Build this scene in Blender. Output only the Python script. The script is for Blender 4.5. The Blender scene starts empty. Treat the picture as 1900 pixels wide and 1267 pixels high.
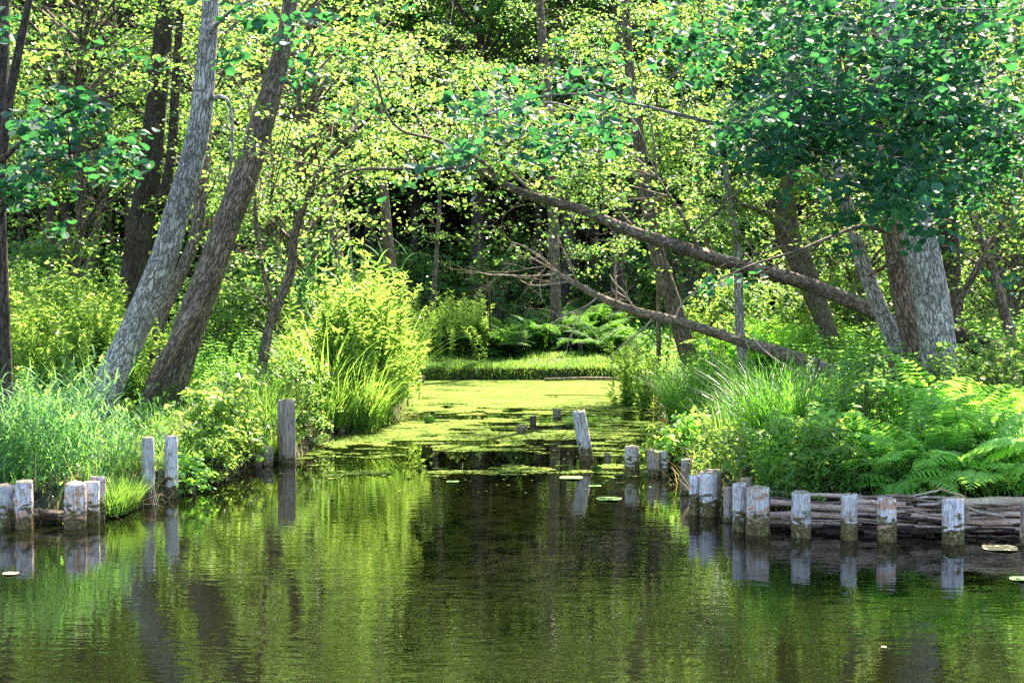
import bpy, math, random
import numpy as np
from mathutils import Vector
random.seed(7); RNG = np.random.default_rng(11)
R = math.radians
scene = bpy.context.scene
col = scene.collection

# ---------------------------------------------------------------- camera, world, sun, exposure
CAM_H = 1.8; FPX = 2639.0; PITCH = math.atan(93.5 / FPX)
cam = bpy.data.cameras.new('camera'); camo = bpy.data.objects.new('camera', cam); col.objects.link(camo)
cam.lens = 36 * FPX / 1900; cam.sensor_width = 36; cam.clip_end = 2000; cam.clip_start = .1
camo.location = (0, 0, CAM_H); camo.rotation_euler = (math.pi / 2 - PITCH, 0, 0)
scene.camera = camo
SUN_AZ, SUN_EL = R(22), R(52)
w = bpy.data.worlds.new('World'); scene.world = w; w.use_nodes = True
nt = w.node_tree; nt.nodes.clear()
sky = nt.nodes.new('ShaderNodeTexSky'); sky.sky_type = 'NISHITA'; sky.sun_disc = False
sky.sun_elevation = SUN_EL; sky.sun_rotation = SUN_AZ
bg = nt.nodes.new('ShaderNodeBackground'); bg.inputs[1].default_value = .105
wo = nt.nodes.new('ShaderNodeOutputWorld')
nt.links.new(sky.outputs[0], bg.inputs[0]); nt.links.new(bg.outputs[0], wo.inputs[0])
sd = Vector((math.sin(SUN_AZ) * math.cos(SUN_EL), math.cos(SUN_AZ) * math.cos(SUN_EL), math.sin(SUN_EL)))
sl = bpy.data.lights.new('sun', 'SUN'); sl.energy = 5.0; sl.angle = R(.5); sl.color = (1, .91, .74)
so = bpy.data.objects.new('sun', sl); col.objects.link(so)
so.rotation_euler = sd.to_track_quat('Z', 'Y').to_euler(); so.location = (10, 40, 40)
scene.view_settings.view_transform = 'Standard'; scene.view_settings.look = 'None'
scene.view_settings.exposure = 2.78; scene.view_settings.gamma = 1
scene.cycles.use_denoising = False
scene.cycles.max_bounces = 6; scene.cycles.diffuse_bounces = 3; scene.cycles.glossy_bounces = 3
scene.cycles.transmission_bounces = 4; scene.cycles.sample_clamp_indirect = 6
scene.cycles.caustics_reflective = False; scene.cycles.caustics_refractive = False

# ---------------------------------------------------------------- helpers
cp, sp_ = math.cos(PITCH), math.sin(PITCH)
def ray(px, py):
    x = (px - 950) / FPX; y = -(py - 633.5) / FPX
    return np.array([x, cp + y * sp_, -sp_ + y * cp])
def Q(px, py, Y):
    d = ray(px, py); return np.array([0, 0, CAM_H]) + d * (Y / d[1])
def G(px, py, z=0.0):
    d = ray(px, py); return np.array([0, 0, CAM_H]) + d * ((z - CAM_H) / d[2])
def PXM(Y): return FPX / Y          # source pixels in a metre at that distance
def U(a, b): return random.uniform(a, b)

class MB:
    def __init__(s): s.V = []; s.F = []; s.n = 0; s.A = []; s.M = []
    def add(s, V, F, A=None, mat=0):
        V = np.asarray(V, float).reshape(-1, 3); F = np.asarray(F, int)
        s.V.append(V); s.F.append(F + s.n); s.n += len(V); s.M.append(mat)
        s.A.append(np.zeros((len(V), 3)) if A is None else np.asarray(A, float))
    def mesh(s, name, mats, smooth=False):
        V = np.concatenate(s.V).astype(np.float32); me = bpy.data.meshes.new(name)
        li = np.concatenate([f.ravel() for f in s.F]).astype(np.int32)
        sizes = np.concatenate([np.full(len(f), f.shape[1]) for f in s.F]).astype(np.int32)
        starts = np.concatenate([[0], np.cumsum(sizes)[:-1]]).astype(np.int32)
        me.vertices.add(len(V)); me.vertices.foreach_set('co', V.ravel())
        me.loops.add(len(li)); me.loops.foreach_set('vertex_index', li)
        me.polygons.add(len(sizes)); me.polygons.foreach_set('loop_start', starts)
        try: me.polygons.foreach_set('loop_total', sizes)
        except Exception: pass
        mi = np.concatenate([np.full(len(f), m) for f, m in zip(s.F, s.M)]).astype(np.int32)
        me.polygons.foreach_set('material_index', mi)
        me.update(calc_edges=True)
        me.polygons.foreach_set('use_smooth', np.full(len(sizes), bool(smooth)))
        A = np.concatenate(s.A)
        if np.any(A):
            at = me.attributes.new('bark', 'FLOAT_VECTOR', 'POINT'); at.data.foreach_set('vector', A.astype(np.float32).ravel())
        for m in (mats if isinstance(mats, (list, tuple)) else [mats]): me.materials.append(m)
        return me
    def obj(s, name, mats, parent=None, smooth=False, origin=None):
        if origin is not None:
            o3 = np.asarray(origin, float)
            for v in s.V: v -= o3
        ob = bpy.data.objects.new(name, s.mesh(name, mats, smooth)); col.objects.link(ob)
        if parent: ob.parent = parent
        elif origin is not None: ob.location = tuple(origin)
        return ob
def tag(o, label=None, cat=None, group=None, kind=None):
    if label: o['label'] = label
    if cat: o['category'] = cat
    if group: o['group'] = group
    if kind: o['kind'] = kind
    return o
def empty(name, loc, rz=0, sc=1):
    o = bpy.data.objects.new(name, None); col.objects.link(o); o.location = tuple(loc)
    o.rotation_euler = (0, 0, rz); o.scale = (sc, sc, sc); o.empty_display_size = .2; return o
def copy_tree(o, parent=None):
    c = o.copy(); col.objects.link(c); c.parent = parent
    for ch in [x for x in o.children]: copy_tree(ch, c)
    return c

def nrm(a): return a / np.maximum(np.linalg.norm(a, axis=-1, keepdims=True), 1e-9)
def catmull(P, R_, sub):
    P = np.asarray(P, float); R_ = np.asarray(R_, float)
    if len(P) < 3 or sub < 2:
        t = np.linspace(0, 1, max(2, sub + 1)); 
        if len(P) == 2: return P[0] + (P[1] - P[0]) * t[:, None], R_[0] + (R_[1] - R_[0]) * t
        return P, R_
    E = np.vstack([2 * P[0] - P[1], P, 2 * P[-1] - P[-2]]); out = []; ro = []
    for i in range(len(P) - 1):
        a, b, c, d = E[i:i + 4]
        for k in range(sub):
            t = k / sub
            out.append(.5 * (2 * b + (c - a) * t + (2 * a - 5 * b + 4 * c - d) * t * t + (3 * b - a - 3 * c + d) * t ** 3))
            ro.append(R_[i] + (R_[i + 1] - R_[i]) * t)
    out.append(P[-1]); ro.append(R_[-1])
    return np.array(out), np.array(ro)
def tube(mb, P, rad, sides=8, sub=4, bump=0.0, mat=0, cap=True, flare=0.0):
    P, rad = catmull(P, rad, sub); n = len(P)
    T = np.gradient(P, axis=0); T = nrm(T)
    up = np.array([1., 0, 0]) if abs(T[0][0]) < .8 else np.array([0, 0, 1.])
    N = np.zeros_like(P); b = np.cross(T[0], up); N[0] = nrm(b)
    for i in range(1, n):
        v = N[i - 1] - T[i] * np.dot(N[i - 1], T[i]); N[i] = nrm(v)
    B = np.cross(T, N); th = np.linspace(0, 2 * np.pi, sides, endpoint=False)
    L = np.concatenate([[0], np.cumsum(np.linalg.norm(np.diff(P, axis=0), axis=1))])
    ph = random.random() * 6
    RR = rad[:, None] * (1 + bump * (np.sin(th[None] * 3 + ph + L[:, None] * 1.3) * .5 + np.sin(th[None] * 2 - L[:, None] * 2.1 + ph * 2) * .4 + np.sin(L[:, None] * 5.3 + th[None] * 5 + ph) * .3))
    if flare: RR = RR * (1 + flare * np.exp(-L[:, None] / (rad[0] * 2.2)) * (1 + .45 * np.sin(th[None] * 5 + ph)))
    V = P[:, None] + RR[..., None] * (np.cos(th)[None, :, None] * N[:, None] + np.sin(th)[None, :, None] * B[:, None])
    rm = max(rad.mean(), .01)
    A = np.stack([np.broadcast_to(np.cos(th) * rm, (n, sides)), np.broadcast_to(np.sin(th) * rm, (n, sides)), np.broadcast_to(L[:, None] + ph * 3, (n, sides))], -1)
    i = np.arange(n - 1)[:, None] * sides; j = np.arange(sides)[None]; j2 = (j + 1) % sides
    F = np.stack([i + j, i + j2, i + sides + j2, i + sides + j], -1).reshape(-1, 4)
    mb.add(V.reshape(-1, 3), F, A.reshape(-1, 3), mat)
    if cap:
        base = mb.n
        mb.add(np.vstack([V[-1], P[-1] + T[-1] * rad[-1] * .15]), np.stack([np.arange(sides), (np.arange(sides) + 1) % sides, np.full(sides, sides)], -1), np.vstack([A[-1], A[-1][:1]]), mat)
    return P

# leaf templates: (verts, faces)
def mk_t(half, z=.1, droop=.12):
    # half: list of (x,y) from base to tip exclusive, right side
    right = [(x, y, z * x * 2 - droop * y * y) for x, y in half]
    V = [(0, 0, 0)] + right + [(0, 1, -droop)] + [(-x, y, zz) for x, y, zz in reversed(right)]
    k = len(half); F1 = list(range(0, k + 2)); F2 = [k + 1] + list(range(k + 2, 2 * k + 2)) + [0]
    return np.array(V, float), np.array([F1, F2])
T_ROUND = mk_t([(.3, .18), (.47, .48), (.44, .8), (.22, 1.0)], .12, .15)
T_MID = mk_t([(.36, .3), (.4, .75)], .14, .12)
T_QUAD = mk_t([(.42, .55)], .2, .12)
T_LANCE = mk_t([(.13, .25), (.11, .6)], .15, .35)
T_OVATE = mk_t([(.27, .25), (.24, .6)], .15, .25)
def leaves(mb, tpl, pos, d, nv, size, mat=0):
    TV, TF = tpl; n = len(pos)
    d = nrm(d); x = nrm(np.cross(d, nv)); z = np.cross(x, d)
    size = np.asarray(size).reshape(-1, 1, 1)
    V = pos[:, None] + size * (TV[None, :, :1] * x[:, None] + TV[None, :, 1:2] * d[:, None] + TV[None, :, 2:3] * z[:, None])
    m = len(TV); F = (np.arange(n) * m)[:, None, None] + TF[None]
    mb.add(V.reshape(-1, 3), F.reshape(-1, TF.shape[1]), None, mat)
def rnd_leaves(mb, tpl, pos, size, tilt=.48, droop=.25, rng=RNG, outward=None, sv=.42, mat=0):
    n = len(pos)
    nv = np.array([0, 0, 1.]) + rng.normal(0, tilt, (n, 3))
    a = rng.uniform(0, 2 * np.pi, n)
    d = np.stack([np.cos(a), np.sin(a), rng.normal(-droop, .35, n)], -1)
    if outward is not None: d = d * .7 + outward
    leaves(mb, tpl, pos, d, nv, size * rng.uniform(1 - sv, 1 + sv, n), mat)
def spray_pts(c, r, flat, n, rng=RNG):
    """leaf positions in a flattened, layered clump; a few sub clumps so that it has gaps"""
    k = max(3, n // 9); sc = rng.normal(0, .55, (k, 3)) * r
    idx = rng.integers(0, k, n)
    p = sc[idx] + rng.normal(0, .22, (n, 3)) * r
    p[:, 2] *= flat
    p[:, 2] -= .22 * (p[:, 0] ** 2 + p[:, 1] ** 2) / r
    return np.asarray(c) + p, sc * np.array([1, 1, flat]) + np.asarray(c)
def blades(mb, base, h, w_, az, lean, curl, seg=5, mat=0):
    n = len(base); t = np.linspace(0, 1, seg + 1)[None]
    h = np.asarray(h)[:, None]; w_ = np.asarray(w_)[:, None]; lean = np.asarray(lean)[:, None]; curl = np.asarray(curl)[:, None]
    ang = lean + curl * t ** 1.5
    dz = np.cos(ang); dr = np.sin(ang)
    z = np.cumsum(dz, 1) / (seg + 1) * h; r = np.cumsum(dr, 1) / (seg + 1) * h
    z -= z[:, :1]; r -= r[:, :1]
    ca, sa = np.cos(az)[:, None], np.sin(az)[:, None]
    C = np.stack([r * ca, r * sa, z], -1) + base[:, None]
    tw = RNG.uniform(-.6, .6, (n, 1)); wa = np.arctan2(sa, ca) + np.pi / 2 + tw
    wd = w_ * (1 - t ** 2.2) * .5 + .0006
    O = np.stack([np.cos(wa) * wd, np.sin(wa) * wd, np.zeros_like(wd)], -1)
    V = np.stack([C - O, C + O], 2).reshape(n, -1, 3)
    m = 2 * (seg + 1); q = np.arange(seg) * 2
    F = np.stack([q, q + 1, q + 3, q + 2], -1)
    F = (np.arange(n) * m)[:, None, None] + F[None]
    mb.add(V.reshape(-1, 3), F.reshape(-1, 4), None, mat)

# ---------------------------------------------------------------- materials
def newmat(name):
    m = bpy.data.materials.new(name); m.use_nodes = True; m.node_tree.nodes.clear()
    t = m.node_tree; out = t.nodes.new('ShaderNodeOutputMaterial'); return m, t, out
def N(t, typ, **kw):
    n = t.nodes.new(typ)
    for k, v in kw.items():
        if k.startswith('i_'):
            key = k[2:]; key = int(key) if key.isdigit() else key.replace('_', ' ')
            n.inputs[key].default_value = v
        else: setattr(n, k, v)
    return n
def ramp(t, stops, src=None):
    n = t.nodes.new('ShaderNodeValToRGB'); cr = n.color_ramp
    while len(cr.elements) < len(stops): cr.elements.new(.5)
    for e, (p, c) in zip(cr.elements, stops): e.position = p; e.color = (*c, 1) if len(c) == 3 else c
    if src is not None: t.links.new(src, n.inputs[0])
    return n
def leaf_mat(name, dark, light, trans, tf=.5, rough=.5, spec=.25, hue=.0, yellow=None):
    m, t, out = newmat(name); L = t.links.new
    g = N(t, 'ShaderNodeNewGeometry'); no = N(t, 'ShaderNodeTexNoise', i_Scale=1.5, i_Detail=3.)
    L(g.outputs['Position'], no.inputs['Vector'])
    mx = N(t, 'ShaderNodeMath', operation='MULTIPLY_ADD', i_1=.38); L(g.outputs['Random Per Island'], mx.inputs[0])
    m2 = N(t, 'ShaderNodeMath', operation='MULTIPLY', i_1=.85); L(no.outputs[0], m2.inputs[0]); L(m2.outputs[0], mx.inputs[2])
    st = [(.32, dark), (.8, light)]
    if yellow: st.append((.88, light)); st.append((.93, yellow))
    cr = ramp(t, st, mx.outputs[0])
    tr = N(t, 'ShaderNodeMix', data_type='RGBA', blend_type='MULTIPLY'); tr.inputs[0].default_value = 1
    L(cr.outputs[0], tr.inputs[6]); tr.inputs[7].default_value = (*trans, 1)
    bs = N(t, 'ShaderNodeBsdfPrincipled', i_Roughness=rough); bs.inputs['Specular IOR Level'].default_value = spec
    L(cr.outputs[0], bs.inputs['Base Color'])
    tl = N(t, 'ShaderNodeBsdfTranslucent'); L(tr.outputs[2], tl.inputs[0])
    ms = N(t, 'ShaderNodeMixShader', i_0=tf); L(bs.outputs[0], ms.inputs[1]); L(tl.outputs[0], ms.inputs[2])
    L(ms.outputs[0], out.inputs[0]); return m
M = {}
TR = (4.7, 3.95, 2.8)
M['alder'] = leaf_mat('alder_leaf', (.012, .056, .036), (.034, .115, .062), (2.6, 3.0, 1.2), .3, .6, .25, yellow=(.12, .19, .03))
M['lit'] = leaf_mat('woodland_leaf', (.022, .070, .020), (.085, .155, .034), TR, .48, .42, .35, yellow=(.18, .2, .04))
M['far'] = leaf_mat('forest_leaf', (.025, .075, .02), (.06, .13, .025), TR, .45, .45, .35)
M['grass'] = leaf_mat('grass_blade', (.045, .11, .025), (.095, .18, .04), (3.6, 3.1, 1.7), .45, .45, .3, yellow=(.25, .2, .07))
M['sedge'] = leaf_mat('sedge_blade', (.03, .10, .03), (.07, .17, .035), (3.8, 3.6, 1.4), .42, .4, .4, yellow=(.24, .2, .08))
M['reed'] = leaf_mat('reed_blade', (.05, .14, .06), (.13, .26, .10), (2.5, 2.5, 1.2), .38, .6, .15, yellow=(.34, .27, .14))
M['fern'] = leaf_mat('fern_frond', (.10, .22, .055), (.20, .35, .10), (3.4, 3.4, 1.2), .48, .5, .3)
M['bright'] = leaf_mat('young_leaf', (.055, .125, .028), (.12, .21, .05), (4.2, 3.4, 2.1), .5, .42, .35)
M['herb'] = leaf_mat('nettle_leaf', (.05, .14, .035), (.12, .24, .06), (3.8, 3.5, 1.9), .5, .45, .3)
M['weed'] = leaf_mat('duckweed', (.07, .135, .022), (.22, .28, .055), (1, 1, .5), .1, .9, .04, yellow=(.26, .2, .05))

def bark_mat(name, c_dark, c_light, crack, moss=0.0, scale=22, bump=.6, stretch=.16):
    m, t, out = newmat(name); L = t.links.new
    at = N(t, 'ShaderNodeAttribute', attribute_name='bark')
    mp = N(t, 'ShaderNodeMapping'); mp.inputs['Scale'].default_value = (1, 1, stretch); L(at.outputs['Vector'], mp.inputs[0])
    nz = N(t, 'ShaderNodeTexNoise', i_Scale=scale * .8, i_Detail=5.); L(mp.outputs[0], nz.inputs['Vector'])
    add = N(t, 'ShaderNodeMix', data_type='RGBA', blend_type='LINEAR_LIGHT'); add.inputs[0].default_value = .05
    L(mp.outputs[0], add.inputs[6]); L(nz.outputs['Color'], add.inputs[7])
    vo = N(t, 'ShaderNodeTexVoronoi', feature='DISTANCE_TO_EDGE', i_Scale=scale); L(add.outputs[2], vo.inputs['Vector'])
    ck = ramp(t, [(.0, (0, 0, 0)), (.14, (.75, .75, .75)), (.4, (1, 1, 1))], vo.outputs['Distance'])
    n2 = N(t, 'ShaderNodeTexNoise', i_Scale=3.2, i_Detail=6., i_Roughness=.65); L(at.outputs['Vector'], n2.inputs['Vector'])
    cr = ramp(t, [(.3, c_dark), (.68, c_light)], n2.outputs[0])
    mx = N(t, 'ShaderNodeMix', data_type='RGBA'); L(ck.outputs[0], mx.inputs[0]); mx.inputs[6].default_value = (*crack, 1); L(cr.outputs[0], mx.inputs[7])
    n3 = N(t, 'ShaderNodeTexNoise', i_Scale=60., i_Detail=4.); L(at.outputs['Vector'], n3.inputs['Vector'])
    m4 = N(t, 'ShaderNodeMix', data_type='RGBA', blend_type='OVERLAY'); m4.inputs[0].default_value = .55
    L(mx.outputs[2], m4.inputs[6]); L(n3.outputs[0], m4.inputs[7]); colr = m4.outputs[2]
    if moss:
        n4 = N(t, 'ShaderNodeTexNoise', i_Scale=5., i_Detail=5.); L(at.outputs['Vector'], n4.inputs['Vector'])
        mr = ramp(t, [(.62 - moss * .3, (0, 0, 0)), (.72 - moss * .3, (1, 1, 1))], n4.outputs[0])
        m5 = N(t, 'ShaderNodeMix', data_type='RGBA'); L(mr.outputs[0], m5.inputs[0]); L(colr, m5.inputs[6]); m5.inputs[7].default_value = (.15, .18, .03, 1); colr = m5.outputs[2]
    b = N(t, 'ShaderNodeBsdfPrincipled', i_Roughness=.85); b.inputs['Specular IOR Level'].default_value = .2
    L(colr, b.inputs['Base Color'])
    ad = N(t, 'ShaderNodeMath', operation='MULTIPLY_ADD', i_1=.25); L(n3.outputs[0], ad.inputs[0]); L(ck.outputs[0], ad.inputs[2])
    bp = N(t, 'ShaderNodeBump', i_Strength=bump, i_Distance=.02); L(ad.outputs[0], bp.inputs['Height']); L(bp.outputs[0], b.inputs['Normal'])
    L(b.outputs[0], out.inputs[0]); return m
M['bark_grey'] = bark_mat('grey_alder_bark', (.38, .35, .31), (.62, .58, .52), (.12, .095, .08), scale=34, stretch=.2, bump=.9)
M['bark_brown'] = bark_mat('brown_bark', (.18, .13, .095), (.36, .27, .20), (.055, .04, .03), scale=32, stretch=.18, bump=.9)
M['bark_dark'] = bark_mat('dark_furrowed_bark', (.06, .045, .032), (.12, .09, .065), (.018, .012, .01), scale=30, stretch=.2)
M['bark_moss'] = bark_mat('mossy_bark', (.13, .105, .07), (.24, .19, .13), (.05, .035, .025), moss=.32, scale=36, stretch=.24)
M['bark_log'] = bark_mat('fallen_log_bark', (.15, .11, .08), (.36, .28, .22), (.05, .032, .025), scale=34, stretch=.3)
M['stick'] = bark_mat('cut_stick_bark', (.38, .25, .18), (.72, .54, .42), (.30, .20, .15), scale=50, bump=.12)
M['stick_brown'] = bark_mat('brown_stick_bark', (.16, .10, .08), (.36, .25, .2), (.13, .08, .06), scale=50, bump=.12)
M['twig'] = bark_mat('bare_twig', (.36, .27, .22), (.58, .47, .40), (.15, .1, .08), scale=30, bump=.2)

def post_mat(name, top, mid, rust=0.0, line=.14):
    m, t, out = newmat(name); L = t.links.new
    g = N(t, 'ShaderNodeNewGeometry'); at = N(t, 'ShaderNodeAttribute', attribute_name='bark')
    sx = N(t, 'ShaderNodeSeparateXYZ'); L(g.outputs['Position'], sx.inputs[0])
    mp = N(t, 'ShaderNodeMapping'); mp.inputs['Scale'].default_value = (1, 1, .1); L(at.outputs['Vector'], mp.inputs[0])
    gr = N(t, 'ShaderNodeTexNoise', i_Scale=70., i_Detail=4.); L(mp.outputs[0], gr.inputs['Vector'])
    c = ramp(t, [(.32, mid), (.62, top)], gr.outputs[0]); cur = c.outputs[0]
    big = N(t, 'ShaderNodeTexNoise', i_Scale=14., i_Detail=4.); L(at.outputs['Vector'], big.inputs['Vector'])
    if rust:
        rr = ramp(t, [(.52, (0, 0, 0)), (.6, (rust, rust, rust))], big.outputs[0])
        mr = N(t, 'ShaderNodeMix', data_type='RGBA'); L(rr.outputs[0], mr.inputs[0]); L(cur, mr.inputs[6]); mr.inputs[7].default_value = (.52, .24, .12, 1); cur = mr.outputs[2]
    st = N(t, 'ShaderNodeTexNoise', i_Scale=9., i_Detail=6., i_Roughness=.7); L(at.outputs['Vector'], st.inputs['Vector'])
    sr = ramp(t, [(.48, (0, 0, 0)), (.66, (.75, .75, .75))], st.outputs[0]); ms = N(t, 'ShaderNodeMix', data_type='RGBA'); L(sr.outputs[0], ms.inputs[0]); L(cur, ms.inputs[6]); ms.inputs[7].default_value = (.34, .22, .14, 1); cur = ms.outputs[2]
    oi = N(t, 'ShaderNodeObjectInfo'); tv = ramp(t, [(0, (.62, .60, .60)), (.5, (1, .97, .93)), (1, (.86, .88, .95))], oi.outputs['Random'])
    mt = N(t, 'ShaderNodeMix', data_type='RGBA', blend_type='MULTIPLY'); mt.inputs[0].default_value = 1; L(cur, mt.inputs[6]); L(tv.outputs[0], mt.inputs[7]); cur = mt.outputs[2]
    mpc = N(t, 'ShaderNodeMapping'); mpc.inputs['Scale'].default_value = (1, 1, .07); L(at.outputs['Vector'], mpc.inputs[0])
    vc = N(t, 'ShaderNodeTexVoronoi', feature='DISTANCE_TO_EDGE', i_Scale=28.); L(mpc.outputs[0], vc.inputs['Vector'])
    vr = ramp(t, [(0, (.25, .22, .2)), (.05, (1, 1, 1))], vc.outputs['Distance'])
    mv = N(t, 'ShaderNodeMix', data_type='RGBA', blend_type='MULTIPLY'); mv.inputs[0].default_value = .8; L(cur, mv.inputs[6]); L(vr.outputs[0], mv.inputs[7]); cur = mv.outputs[2]
    # brown and green algae band over the waterline, ragged top edge
    hz = N(t, 'ShaderNodeMath', operation='MULTIPLY_ADD', i_1=.5, i_2=-.25); L(big.outputs[0], hz.inputs[0])
    s = N(t, 'ShaderNodeMath', operation='ADD'); L(sx.outputs[2], s.inputs[0]); L(hz.outputs[0], s.inputs[1])
    k = N(t, 'ShaderNodeMapRange', i_1=line - .02, i_2=line + .025); L(s.outputs[0], k.inputs[0])
    al = N(t, 'ShaderNodeTexNoise', i_Scale=45., i_Detail=5.); L(at.outputs['Vector'], al.inputs['Vector'])
    ac = ramp(t, [(.3, (.022, .024, .01)), (.5, (.10, .065, .028)), (.6, (.12, .12, .03)), (.72, (.30, .26, .16))], al.outputs[0])
    m1 = N(t, 'ShaderNodeMix', data_type='RGBA'); L(k.outputs[0], m1.inputs[0]); L(ac.outputs[0], m1.inputs[6]); L(cur, m1.inputs[7])
    b = N(t, 'ShaderNodeBsdfPrincipled', i_Roughness=.8); b.inputs['Specular IOR Level'].default_value = .25; L(m1.outputs[2], b.inputs['Base Color'])
    bp = N(t, 'ShaderNodeBump', i_Strength=.7, i_Distance=.012); L(gr.outputs[0], bp.inputs['Height']); L(bp.outputs[0], b.inputs['Normal'])
    L(b.outputs[0], out.inputs[0]); return m
M['post'] = post_mat('weathered_post', (.74, .72, .72), (.42, .38, .37))
M['post_rust'] = post_mat('flaking_post', (.74, .70, .68), (.42, .36, .34), rust=.85)
M['post_old'] = post_mat('rotten_post', (.42, .35, .30), (.16, .12, .10), line=.05)
M['post_dark'] = post_mat('black_stub', (.10, .08, .06), (.04, .03, .025), line=.03)
def simple(name, c1, c2, scale=8, rough=.85, spec=.2, bump=0):
    m, t, out = newmat(name); L = t.links.new
    g = N(t, 'ShaderNodeNewGeometry'); n = N(t, 'ShaderNodeTexNoise', i_Scale=float(scale), i_Detail=6.); L(g.outputs['Position'], n.inputs['Vector'])
    c = ramp(t, [(.35, c1), (.65, c2)], n.outputs[0]); b = N(t, 'ShaderNodeBsdfPrincipled', i_Roughness=rough); b.inputs['Specular IOR Level'].default_value = spec
    L(c.outputs[0], b.inputs['Base Color'])
    if bump:
        bp = N(t, 'ShaderNodeBump', i_Strength=1., i_Distance=bump); L(n.outputs[0], bp.inputs['Height']); L(bp.outputs[0], b.inputs['Normal'])
    L(b.outputs[0], out.inputs[0]); return m
M['endgrain'] = simple('end_grain', (.16, .12, .08), (.34, .27, .19), 60)
M['soil'] = simple('bank_soil', (.014, .011, .007), (.035, .038, .015), 5, bump=.05)
M['pad'] = simple('lily_leaf', (.10, .21, .035), (.16, .28, .06), 20, .4, .4)
M['pad_yellow'] = simple('yellowed_leaf', (.45, .30, .12), (.6, .45, .2), 30, .5, .4)

def water_mat():
    m, t, out = newmat('lake_water'); L = t.links.new
    g = N(t, 'ShaderNodeNewGeometry')
    mp = N(t, 'ShaderNodeMapping'); mp.inputs['Scale'].default_value = (.42, 1, 1); mp.inputs['Rotation'].default_value = (0, 0, .12); L(g.outputs['Position'], mp.inputs[0])
    n1 = N(t, 'ShaderNodeTexNoise', i_Scale=9., i_Detail=3., i_Roughness=.55); L(mp.outputs[0], n1.inputs['Vector'])
    n2 = N(t, 'ShaderNodeTexNoise', i_Scale=22., i_Detail=2.); L(mp.outputs[0], n2.inputs['Vector'])
    n3 = N(t, 'ShaderNodeTexNoise', i_Scale=.55, i_Detail=2.); L(g.outputs['Position'], n3.inputs['Vector'])
    sx = N(t, 'ShaderNodeSeparateXYZ'); L(g.outputs['Position'], sx.inputs[0])
    # calm far in the sheltered channel, rippled in the open water
    yy = N(t, 'ShaderNodeMapRange', i_1=14.5, i_2=8.5, i_3=.10, i_4=1.); L(sx.outputs[1], yy.inputs[0])
    a = N(t, 'ShaderNodeMath', operation='MULTIPLY_ADD', i_1=.10); L(n2.outputs[0], a.inputs[0]); L(n1.outputs[0], a.inputs[2])
    k = N(t, 'ShaderNodeMapRange', i_1=.35, i_2=.65, i_3=.3, i_4=1.15); L(n3.outputs[0], k.inputs[0])
    b = N(t, 'ShaderNodeMath', operation='MULTIPLY'); L(a.outputs[0], b.inputs[0]); L(yy.outputs[0], b.inputs[1])
    b2 = N(t, 'ShaderNodeMath', operation='MULTIPLY'); L(b.outputs[0], b2.inputs[0]); L(k.outputs[0], b2.inputs[1])
    bp = N(t, 'ShaderNodeBump', i_Strength=1., i_Distance=.0040); L(b2.outputs[0], bp.inputs['Height'])
    p = N(t, 'ShaderNodeBsdfPrincipled', i_Roughness=.01, i_IOR=1.5); p.inputs['Base Color'].default_value = (.004, .0048, .0014, 1)
    p.inputs['Specular IOR Level'].default_value = .5
    L(bp.outputs[0], p.inputs['Normal']); L(p.outputs[0], out.inputs[0]); return m
M['water'] = water_mat()

# ---------------------------------------------------------------- ground, water
edge_px = [(-2200, 985), (-900, 985), (0, 974), (110, 974), (195, 965), (255, 938), (345, 922), (400, 893), (470, 864), (560, 850), (600, 815), (690, 797), (745, 775), (760, 745), (738, 720), (700, 707),
           (900, 706), (1165, 706), (1215, 716), (1225, 745), (1215, 765), (1238, 797), (1370, 806), (1470, 816), (1440, 832), (1300, 838), (1238, 850), (1272, 915), (1310, 945), (1365, 968), (1435, 978), (1900, 990), (2800, 1000), (4200, 1010)]
EDGE = np.array([G(x, y)[:2] for x, y in edge_px])
POLY = np.vstack([EDGE, [[300, 8.], [300, -500], [-300, -500], [-300, 9.]]])
def inside(x, y):
    x = np.asarray(x, float); y = np.asarray(y, float); r = np.zeros(x.shape, bool); n = len(POLY)
    for i in range(n):
        x1, y1 = POLY[i]; x2, y2 = POLY[(i + 1) % n]
        if y1 == y2: continue
        c = ((y1 > y) != (y2 > y)) & (x < (x2 - x1) * (y - y1) / (y2 - y1) + x1); r ^= c
    return r
def edist(x, y):
    x = np.asarray(x, float); y = np.asarray(y, float); d = np.full(x.shape, 1e9)
    for i in range(len(POLY)):
        a = POLY[i]; b = POLY[(i + 1) % len(POLY)]; ab = b - a; l = (ab ** 2).sum()
        t = np.clip(((x - a[0]) * ab[0] + (y - a[1]) * ab[1]) / l, 0, 1)
        d = np.minimum(d, np.hypot(x - a[0] - t * ab[0], y - a[1] - t * ab[1]))
    return np.where(inside(x, y), -d, d)
def ground(x, y):
    d = edist(x, y)
    land = -.25 + .45 * np.clip((d + .05) / .22, 0, 1) + .32 * (1 - np.exp(-np.maximum(d, 0) / 2.6)) + .05 * np.sin(x * 1.7 + y) * np.sin(y * 1.3) * np.clip(d, 0, 1)
    wat = -.25 - .5 * np.clip(-d / 1.5, 0, 1)
    return np.where(d > -.05, land, wat)
def gz(x, y): return float(ground(np.array([x]), np.array([y]))[0])

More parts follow.
